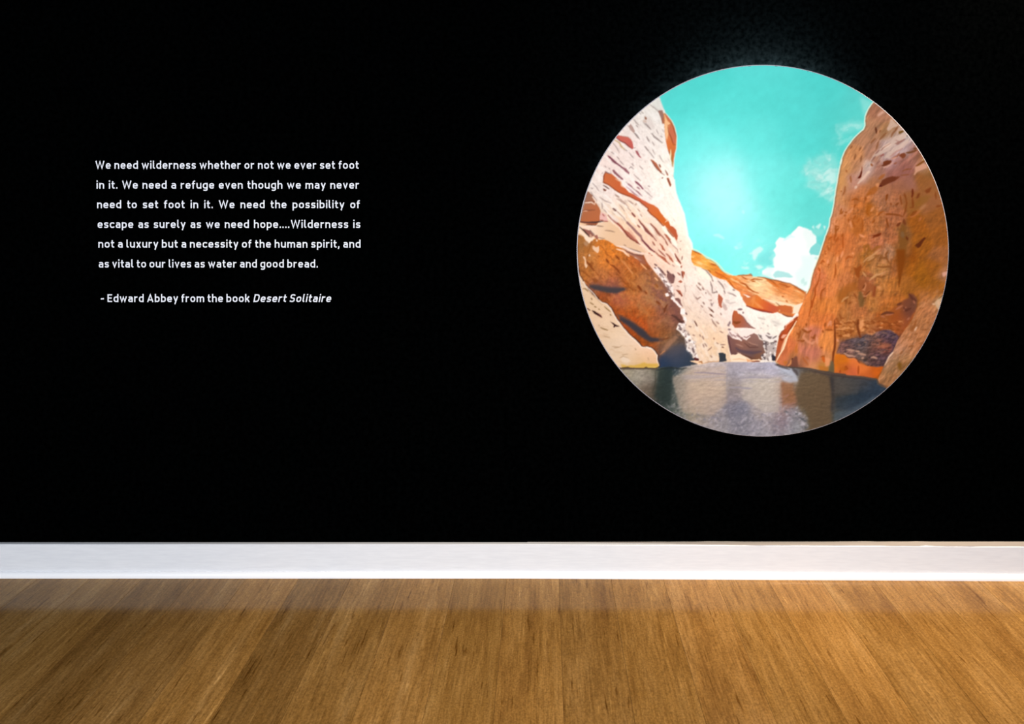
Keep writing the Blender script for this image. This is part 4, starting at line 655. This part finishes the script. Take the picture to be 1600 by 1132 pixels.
lines("U 510,400 540,310|U 460,400 450,460|U 320,440 310,490|U 680,330 690,350|U 780,60 850,100", 3.6, (240,156,110), .7, soft=.9)
lines("U 560,1040 600,1040|U 620,1090 660,1060|U 700,930 740,1000", 3.4, (130,66,24), .7, soft=.8)
# lower right cliff
lines("X 560,340 570,370|X 640,440 590,470 540,450|X 500,420 530,440 560,460|X 440,590 500,600 540,590|X 480,440 450,560|X 640,540 690,560|X 700,500 670,560|X 850,430 930,430 950,440|X 830,380 850,330|X 980,430 1060,430 1080,440|X 1040,510 1100,520|X 1000,280 1010,260|X 1050,200 1080,260 1120,260|X 780,690 800,700|X 780,830 820,820 830,900|X 800,440 820,470|X 1020,340 1090,360|X 430,480 450,500", 3.4, (140,70,26), .75, soft=.8)
lines("X 540,480 520,540 580,600 660,640|X 640,640 690,600|X 1010,570 1040,600|X 540,410 590,430|X 720,540 730,640|X 880,370 920,310 930,370", 4, (220,146,112), .7, soft=1)
line("X 980,480 990,600 985,700 960,780 960,880 980,960", 3.4, (128,60,26), .85, soft=.7); poly("X 920,890 960,880 980,960 990,1060 890,1050 910,950", (86,78,58), soft=1, a=.8); poly("X 350,870 400,820 440,830 440,990 300,980 330,930", (112,66,52), soft=.6, a=.85); poly("X 350,850 370,850 355,870", (50,16,10))
poly("X 790,830 830,830 850,900 830,920 800,880", (196,92,30), soft=.5); poly("X 840,830 920,860 900,960 850,980 840,900", (232,150,100), soft=.6, a=.8); polys("X 220,890 290,890 280,940 240,950|X 390,750 440,780 430,620 400,680|X 740,960 860,970 900,1000 880,1050 760,1040", (186,108,40), soft=.8, a=.7)
lines("X 290,970 330,930 340,880", 3, (228,150,90), .7); lines("X 510,840 540,880 590,950|X 600,860 560,830", 3, (168,88,40), .6, soft=1)
lines("X 470,600 490,700 450,800 460,940|X 620,640 640,760 620,940|X 740,660 760,800", 5, (212,128,98), .4, soft=1.6)
# ribbed rim with the lit ridge
poly("X 440,240 350,300 250,370 240,420 170,520 150,600 130,700 115,800 110,900 160,850 200,700 280,520 350,420 430,310", [(1240,505,176,78,34),(1232,515,190,84,44),(1222,525,168,70,32),(1218,540,178,84,48),(1214,560,164,88,52)], warp=.6, sig=6)
lines("X 420,300 350,420 290,520 260,610 220,720 170,800 120,900", 2.9, (255,226,190), .95); lines("X 260,540 210,680 190,740", 2, (250,200,160), .8); polys("X 250,370 330,300 440,210 430,250 300,350 250,400|X 240,390 270,380 260,420|X 220,500 280,500 230,560 190,550", (240,178,152), warp=.5, a=.9)
lines("X 440,240 380,280|X 250,370 245,410|X 170,520 190,580 230,580|X 160,540 200,460 240,430|X 290,470 350,390 400,300", 2, (120,44,18), .8); poly("X 120,900 160,920 130,955 108,940", (196,160,120)); line("X 130,950 200,975 280,985", 2, (80,60,50), .8)
# mottled ledges & grotto, right
poly("V 100,950 270,840 370,770 460,720 480,650 540,660 600,740 590,850 560,920 500,1010 460,1090 430,1132 Y 1080,240 1000,120 900,60 760,20 640,40", [(1400,480,150,80,36),(1415,475,112,60,44),(1425,480,96,58,50),(1420,490,104,58,48),(1400,495,150,72,26),(1412,500,150,78,44),(1385,490,150,82,36)], warp=1.4, soft=1.2, a=.85, sig=7)
lines("V 280,890 320,860 380,830|V 430,850 400,900|V 540,750 560,800|V 450,1040 480,1010|V 130,970 180,960 240,950|V 60,980 120,1000", 3, (176,108,80), .7, soft=.8); lines("V 70,960 150,930 250,940|V 400,860 430,900 500,870|V 480,660 520,720 580,760|V 300,820 360,790", 4, (84,42,30), .7, soft=1)
slg, mg = poly("Y 120,0 1132,0 1132,190 1060,240 960,180 760,180 700,240 600,210 520,270 380,280 220,320 140,200", (178,100,46), a=.25, soft=2)
tex(slg, mg, vnoise(7, 3, 15, 71, 3), .54, .64, .65, (122,58,20)); tex(slg, mg, vnoise(7, 3, 5, 72, 3), .60, .70, .7, (226,156,100))
line("Y 480,0 470,100 490,180 510,260", 4, (110,50,18), .85, soft=.8); poly("Y 500,0 560,0 570,80 530,130 500,150", (232,158,104), soft=.7, a=.8); lines("Y 130,0 140,200 140,300 130,450 100,600", 3, (110,50,18), .85, soft=.8)
gro = "Y 220,330 320,300 400,280 520,270 600,210 680,230 740,190 860,140 960,150 1050,210 1080,250 1020,360 960,490 900,560 850,690 740,700 640,690 560,640 460,570 320,560 280,510 160,490 200,400"
slg, mg = poly(gro, [(1320,540,106,72,68),(1335,535,84,70,74),(1350,540,80,72,76),(1325,550,130,92,82),(1345,552,104,84,80),(1365,530,100,74,70),(1385,525,82,62,72),(1395,535,76,56,70),(1372,540,146,88,66),(1385,545,138,74,56),(1360,550,104,68,60),(1370,555,78,58,68),(1385,560,80,60,68),(1350,562,96,76,68),(1365,568,100,68,64)], warp=1.2, soft=.8, sig=7)
mottle(slg, mg, n_mid, .12); emboss(slg, mg, vnoise(9, 6, 10, 78, 4), 2.4); tex(slg, mg, vnoise(9, 3, 12, 73, 3), .62, .72, .5, (146,108,92)); tex(slg, mg, vnoise(8, 3, 8, 74, 3), .62, .72, .5, (54,44,54))
lines("Y 310,440 380,450 430,460|Y 440,460 500,470|Y 480,500 570,510 590,520|Y 270,490 340,530 430,540|Y 670,560 700,550 760,570|Y 530,570 560,560", 3.2, (190,146,124), .85, soft=.7); lines("Y 800,390 880,380 960,370", 6, (166,100,72), .6, soft=1.5)
slo, mo = poly("Y 140,510 280,520 330,570 440,560 500,640 600,680 740,700 850,690 830,740 760,840 700,860 440,830 250,810 130,790 120,620", [(1310,565,208,112,30),(1318,560,206,110,24),(1320,577,190,96,40),(1335,565,214,112,54),(1330,582,206,100,60),(1350,575,214,112,50),(1370,580,196,92,24),(1355,588,190,92,40)], warp=.7, sig=6)
mottle(slo, mo, n_mid, .10); lines("Y 280,720 300,690 320,720 270,740|Y 220,740 210,780|Y 485,680 480,800", 3, (146,60,20), .7, soft=.8); poly("Y 200,700 280,690 330,720 260,760 210,750", (176,92,20), soft=1, a=.6); line("Y 320,555 400,560 450,570 500,640", 2, (90,44,30), .8); lines("Y 340,570 420,570 470,600", 2, (226,140,86), .7)
# beige foreground rock at the right
bei = "V 640,620 700,600 760,600 850,560 950,560 1000,640 1060,700 1132,700 w 1500,600 1400,640 1378,604 Z 60,1050 20,1030 10,990 60,880 110,760 170,650 240,560 300,410 380,290 450,190 520,90 560,0 V 600,850 630,760"
B_ = [(1438,470,180,112,66),(1450,480,184,118,76),(1465,460,160,94,40),(1470,475,196,156,118),(1445,500,180,118,72),(1430,510,166,104,62),(1455,495,176,112,72),(1420,525,184,122,82),(1440,530,180,116,72),(1410,545,190,130,98),(1425,545,188,126,84),(1440,520,184,122,80),(1400,555,190,144,118),(1415,560,170,124,84),(1390,570,182,140,112),(1400,575,146,102,64),(1410,570,130,88,42),(1385,590,168,116,72),(1395,590,150,104,62),(1425,570,170,116,70),(1405,590,166,124,90),(1380,600,160,112,76),(1440,545,176,110,70)]
bsl = box(pts(bei), 12); bm = inside(pts(bei), bsl, .4); fadeb = np.clip((GY[bsl] - 455) / 45, 0, 1); bm = bm * fadeb + blur(bm, 5) * (1 - fadeb) * .8
put(bsl, bm, field(B_, bsl, 9)); slb, mb = bsl, bm; emboss(slb, mb, vnoise(12, 6, -55, 77, 4), 1.0); mottle(slb, mb, n_mid, .08); mottle(slb, mb, n_fine, .05); tex(slb, mb, vnoise(10, 4, -58, 75, 3), .6, .72, .5, (206,146,106)); tex(slb, mb, vnoise(8, 3, -50, 76, 3), .62, .74, .5, (142,88,46))
poly("V 850,790 900,720 950,690 1000,660 w 1490,460 1470,490 V 910,900 880,850", (206,170,134), warp=1, soft=.7); lines("V 910,730 960,690 1000,660", 1.8, (110,74,36), .8); lines("V 820,800 850,810|V 900,760 920,820", 3.4, (226,180,144), .8, soft=.8)
lines("Z 520,270 560,180 580,90|Z 500,260 530,190", 3.4, (146,84,40), .8, soft=.8); poly("Z 330,700 370,740 360,830 340,840 300,760", (118,78,22), soft=1, a=.8); lines("Z 560,310 600,300|Z 620,450 680,430 730,415|Z 470,490 540,480|Z 660,240 740,240|Z 740,130 760,140|Z 340,600 380,560", 3, (142,84,44), .7, soft=.8)
lines("Z 170,650 240,570|Z 120,760 180,640 240,580|Z 560,250 590,200", 2.4, (232,196,170), .8); lines("Z 180,800 130,930|Z 240,800 220,900|Z 190,700 300,700 360,720", 4, (140,104,70), .45, soft=1.4); line("Z 20,1030 60,1050 140,1085", 3, (92,72,60), .8, soft=.8)

# water
wat = ("I 0,350 130,355 300,352 480,352 600,362 660,330 800,310 950,330 1050,310 1132,300 K 180,950 280,945 360,935 450,910 600,905 760,905 900,905 1132,912 N 380,908 580,908 600,950 X 250,995 440,1005 620,1018 740,1048 900,1068 980,1088 "
       "a 300,135 450,165 700,188 850,198 1030,228 1050,290 1110,330 w 1384,606 1420,640 1400,700 900,700 900,580")
W_ = [(980,582,160,150,130),(1000,590,158,150,136),(1015,590,140,130,122),(990,600,140,136,124),(1005,610,112,98,84),(1018,610,98,84,72),(1020,580,150,140,120),(1030,580,44,56,52),(1040,590,38,50,50),(1030,610,42,52,48),(1040,620,38,48,46),(1050,580,40,54,66),(1055,600,52,64,64),(1050,640,62,74,70),(1062,590,84,92,92),(1065,610,110,112,108),(1058,625,84,92,88),(1068,640,128,126,120),(1060,650,110,114,108),
      (1075,580,160,150,140),(1075,600,184,164,146),(1080,620,186,164,148),(1080,645,162,150,132),(1095,577,202,186,176),(1125,577,206,192,188),(1095,584,160,148,154),(1120,585,164,152,160),(1095,600,196,178,154),(1110,610,190,168,150),(1125,600,194,178,160),(1110,630,168,154,144),(1095,655,156,146,138),(1120,645,150,142,146),(1110,665,154,146,148),(1130,665,150,146,152),
      (1142,580,152,148,160),(1145,600,142,132,130),(1145,620,144,134,138),(1145,640,120,118,132),(1160,580,170,166,180),(1180,577,172,168,184),(1170,595,178,170,164),(1190,600,192,180,168),(1165,610,160,148,146),(1180,620,180,168,162),(1160,640,126,126,142),(1165,660,134,132,142),(1150,660,132,130,142),(1185,640,166,156,156),(1180,670,150,146,158),(1205,580,178,176,196),(1205,600,192,180,170),(1200,620,184,172,162),(1200,640,168,160,162),(1205,660,158,150,156),(1190,680,150,148,156),
      (1230,578,168,172,186),(1240,590,176,184,200),(1235,596,164,168,182),(1222,605,160,128,112),(1235,605,140,92,58),(1232,622,140,96,72),(1230,632,140,104,92),(1225,640,156,136,140),(1240,650,136,130,140),(1222,662,132,112,122),(1245,660,140,142,150),(1235,672,152,152,160),(1218,630,166,152,150),(1218,670,146,140,150),
      (1250,582,74,68,66),(1246,600,104,84,54),(1260,590,104,88,66),(1280,590,100,84,62),(1260,620,96,78,54),(1280,630,98,78,54),(1290,600,112,88,58),(1265,650,94,80,58),(1285,655,96,84,64),(1270,665,90,84,66),(1295,620,94,72,48),(1294,650,88,80,64),(1255,640,100,86,64),
      (1299,600,58,52,50),(1301,620,62,56,54),(1301,640,66,64,64),(1298,586,70,62,58),(1310,600,92,80,68),(1320,605,84,76,68),(1330,595,66,66,66),(1310,625,54,60,60),(1330,625,46,58,66),(1345,600,62,64,68),(1345,620,34,48,62),(1310,645,66,74,76),(1325,642,78,86,96),(1360,600,56,64,74),(1365,610,36,50,68),(1360,625,56,72,90),(1375,602,52,66,82),(1340,635,60,72,88),(1280,580,96,78,68),(1320,588,60,58,58),(1350,592,66,64,68)]
line('I 0,352 300,354 640,356 a 300,132 450,163 700,186 850,198 1030,228 1055,290 1120,335', 5, (84,70,62), .95, taper=False); line('X 120,950 250,992 440,1004 620,1016 740,1046 900,1066 980,1086 1132,1103', 5, (78,66,60), .95, taper=False)
poly('X 110,940 120,985 620,1040 980,1100 1132,1120 a 1030,260 1110,360 1132,420 1000,420 0,120 I 0,345 640,350 640,400 0,400', (84,72,66), soft=.5)
slw, mw = poly(wat, W_, warp=.4, soft=.35, sig=8.5)
mwf = np.zeros((NR, NR), np.float32); mwf[slw] = mw
mottle(slw, mw, vnoise(5, 2, 10, 81, 3), .12); mottle(slw, mw, n_fine, .10)
low = mwf * np.clip((GY - 620) / 30, 0, 1); tex(F_, low * np.clip((1265 - GX) / 10, 0, 1), vnoise(5, 3, -35, 82, 3), .58, .70, .55, (186,180,192)); tex(F_, low * np.clip((1265 - GX) / 10, 0, 1), vnoise(5, 3, 30, 83, 3), .60, .72, .45, (108,106,122))
fo = mwf * np.clip((GX - 1048) / 6, 0, 1) * np.clip((1072 - GX) / 6, 0, 1); tex(F_, fo, vnoise(4, 2.4, -50, 84, 2), .55, .68, .55, (150,152,146)); tex(F_, fo, vnoise(4, 2.4, -30, 85, 2), .6, .7, .5, (60,70,68))
for s_, c_, a_ in [("L -100,180 60,130 250,60 700,20 715,560 500,760 300,720 60,700 0,560", (190,168,150), .55), ("O 0,200 560,200 540,700 300,700 150,560 0,520", (190,180,170), .6), ("O 860,120 1132,150 a 330,190 370,420 375,800 340,900 0,980 O 1000,900 960,700 820,560 780,420", (100,82,62), .9),
        ("a 400,190 800,200 760,440 400,460", (74,72,72), .5), ("a 350,180 400,180 400,500 390,680 360,700 375,480", (52,50,54), .85), ("a 420,480 760,440 1060,380 900,540 650,680 440,660", (40,52,66), .5), ("a 400,860 420,700 650,670 950,500 1100,440 900,640 600,780", (82,96,108), .6), ("O 560,250 760,270 740,400 790,560 600,600 590,400", (144,98,66), .7), ("I 660,360 860,350 850,600 820,880 600,760 620,560", (40,52,50), .7)]:
    poly(s_, c_, warp=1, soft=1.6, a=a_)
mottle(slw, mw, vnoise(5, 2, 10, 88, 3), .05); emboss(slw, mw, vnoise(6, 3, 10, 89, 3), .3)
line("L 240,120 400,120 560,135 710,145", 2.4, (142,130,142), .8, soft=.9); tex(slw, mw * np.clip((GX[slw] - 1060) / 12, 0, 1) * np.clip((1230 - GX[slw]) / 12, 0, 1) * np.clip((612 - GY[slw]) / 20, 0, 1), vnoise(40, 3, 0, 90, 2), .5, .65, .4, (168,160,170)); lines("O 100,180 300,190 430,195|L 900,200 1132,190|L 740,340 850,335 1060,350|O 0,350 140,350|O 100,80 300,70", 2.6, (150,144,158), .6, soft=1.1)
line("L 730,0 720,150 715,300 715,420", 2, (150,142,150), .5, soft=1.2); line("I 605,370 605,480 600,580 560,700", 2, (60,58,50), .6, soft=1)
lines("O 540,40 700,110 760,150 800,230|O 600,210 700,230 790,225", 8, (188,194,212), .6, soft=3)
sw = "O 600,700 700,650 800,640 860,700 950,770 960,850 980,940 880,960 870,830 800,760 700,740"
slx, mx = poly(sw, (150,146,158), warp=2, soft=1.5, a=.5); tex(slx, mx, vnoise(5, 2.2, 40, 86, 2), .55, .66, .8, (196,192,202)); tex(slx, mx, vnoise(5, 2.2, 20, 87, 2), .58, .68, .7, (74,78,84))
lines("O 600,260 600,400 600,520 590,660", 1.6, (150,100,76), .5, soft=1); lines("O 610,580 700,585 780,560|O 620,480 680,440", 3, (160,116,104), .6, soft=1)
lines("O 480,0 550,30 650,60 700,75|a 0,80 150,110 330,150 600,185 850,215 1000,235", 2.2, (64,54,54), .75, soft=.9); line("O 740,60 790,110 810,150", 5, (66,56,56), .7, soft=1.6)
line("I 620,365 700,345 850,330 1000,350 1060,330", 3, (30,38,42), .7, soft=1.4)

# a touch of grain, then down to one sample per position
IMG *= (1 + (rng.rand(NR, NR, 1).astype(np.float32) - .5) * .03)
PRINT = np.clip(IMG, 0, 255).reshape(PN, PS, PN, PS, 3).mean((1, 3))
# ------------------------------------------------------------------ the round picture: panel, printed face, standoffs
CX, CY, RAD = 1192.0, 392.0, 291.0
K = DIST / F; OFF, TH = .022, .010                     # stands off the wall, panel thickness
YF = DIST - OFF - TH; KF = YF / F; RF = RAD * KF
cen = wp(CX, CY, YF); pic = empty('round_picture', (cen.x, DIST, cen.z), label='round printed picture of a red rock canyon with turquoise sky over dark water', cat='picture')
def lin(c): c = np.clip(c, 0, 1); return np.where(c <= .04045, c / 12.92, ((c + .055) / 1.055)**2.4)
BEV = .0036
me = bpy.data.meshes.new('printed_face')
step = 1.0; nn = int(2 * RAD / step) + 3
gx = (np.arange(nn) - (nn - 1) / 2) * step
X, Z = np.meshgrid(gx, gx); rad_in = RAD - BEV / KF
Rr_ = np.hypot(X, Z); keep_cell = np.zeros((nn - 1, nn - 1), bool)
ok = Rr_ <= rad_in + 1.6
sc_f = np.where(Rr_ > rad_in, rad_in / np.maximum(Rr_, 1e-6), 1.0); X = X * sc_f; Z = Z * sc_f
idx = -np.ones((nn, nn), np.int64); idx[ok] = np.arange(ok.sum())
cell = ok[:-1, :-1] & ok[1:, :-1] & ok[:-1, 1:] & ok[1:, 1:]
a_, b_, c_, d_ = idx[:-1, :-1][cell], idx[:-1, 1:][cell], idx[1:, 1:][cell], idx[1:, :-1][cell]
quads = np.stack([a_, b_, c_, d_], 1)                 # Z grows upward: counter-clockwise seen from the room
px = CX + X[ok]; py = CY - Z[ok]
co = np.stack([X[ok] * KF, np.full(ok.sum(), -(OFF + TH)), Z[ok] * KF], 1).astype(np.float32)
me.vertices.add(len(co)); me.vertices.foreach_set('co', co.ravel())
me.loops.add(quads.size); me.loops.foreach_set('vertex_index', quads.ravel().astype(np.int32))
me.polygons.add(len(quads)); me.polygons.foreach_set('loop_start', (np.arange(len(quads)) * 4).astype(np.int32)); me.update(calc_edges=True)
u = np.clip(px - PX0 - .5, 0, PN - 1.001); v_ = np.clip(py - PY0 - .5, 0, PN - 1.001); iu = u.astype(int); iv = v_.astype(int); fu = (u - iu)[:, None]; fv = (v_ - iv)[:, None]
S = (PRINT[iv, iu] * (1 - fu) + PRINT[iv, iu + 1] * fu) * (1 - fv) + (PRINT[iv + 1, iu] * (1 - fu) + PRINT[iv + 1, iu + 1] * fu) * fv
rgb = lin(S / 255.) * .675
at = me.color_attributes.new('print_colour', 'FLOAT_COLOR', 'POINT'); at.data.foreach_set('color', np.concatenate([rgb, np.ones((len(rgb), 1))], 1).astype(np.float32).ravel())
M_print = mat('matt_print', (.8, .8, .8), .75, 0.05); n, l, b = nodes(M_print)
ca = n.new('ShaderNodeVertexColor'); ca.layer_name = 'print_colour'; l.new(ca.outputs['Color'], b.inputs['Base Color'])
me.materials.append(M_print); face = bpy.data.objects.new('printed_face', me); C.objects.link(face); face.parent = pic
# panel: bevelled edge and back
ring = [(RF - BEV, -(OFF + TH)), (RF - BEV * .55, -(OFF + TH) + .0005), (RF - BEV * .2, -(OFF + TH) + .0016), (RF, -(OFF + TH) + .0032), (RF, -OFF), (RF - .004, -OFF)]
V = []; Fc = []; NS = 256; k = len(ring)
for i in range(NS):
    a = 2 * math.pi * i / NS; V += [(r_ * math.cos(a), yy, r_ * math.sin(a)) for r_, yy in ring]
for i in range(NS):
    for j in range(k - 1): Fc.append((i * k + j, i * k + j + 1, ((i + 1) % NS) * k + j + 1, ((i + 1) % NS) * k + j))
Fc.append(tuple(i * k + k - 1 for i in range(NS)))
pe = obj('panel_edge', V, Fc, M_edge, pic, True); pe['label'] = 'pale grey bevelled edge'
for i in range(4):                                     # four standoffs behind it
    a = math.pi / 4 + i * math.pi / 2; cx, cz = .72 * RF * math.cos(a), .72 * RF * math.sin(a); V = []; Fc = []
    for s_ in range(16):
        t = 2 * math.pi * s_ / 16; V += [(cx + .012 * math.cos(t), -OFF, cz + .012 * math.sin(t)), (cx + .012 * math.cos(t), 0, cz + .012 * math.sin(t))]
    Fc = [(2 * s_, 2 * s_ + 1, (2 * s_ + 3) % 32, (2 * s_ + 2) % 32) for s_ in range(16)] + [tuple(2 * s_ for s_ in range(16)), tuple(2 * s_ + 1 for s_ in range(16))]
    obj('standoff', V, Fc, M_fix, pic)
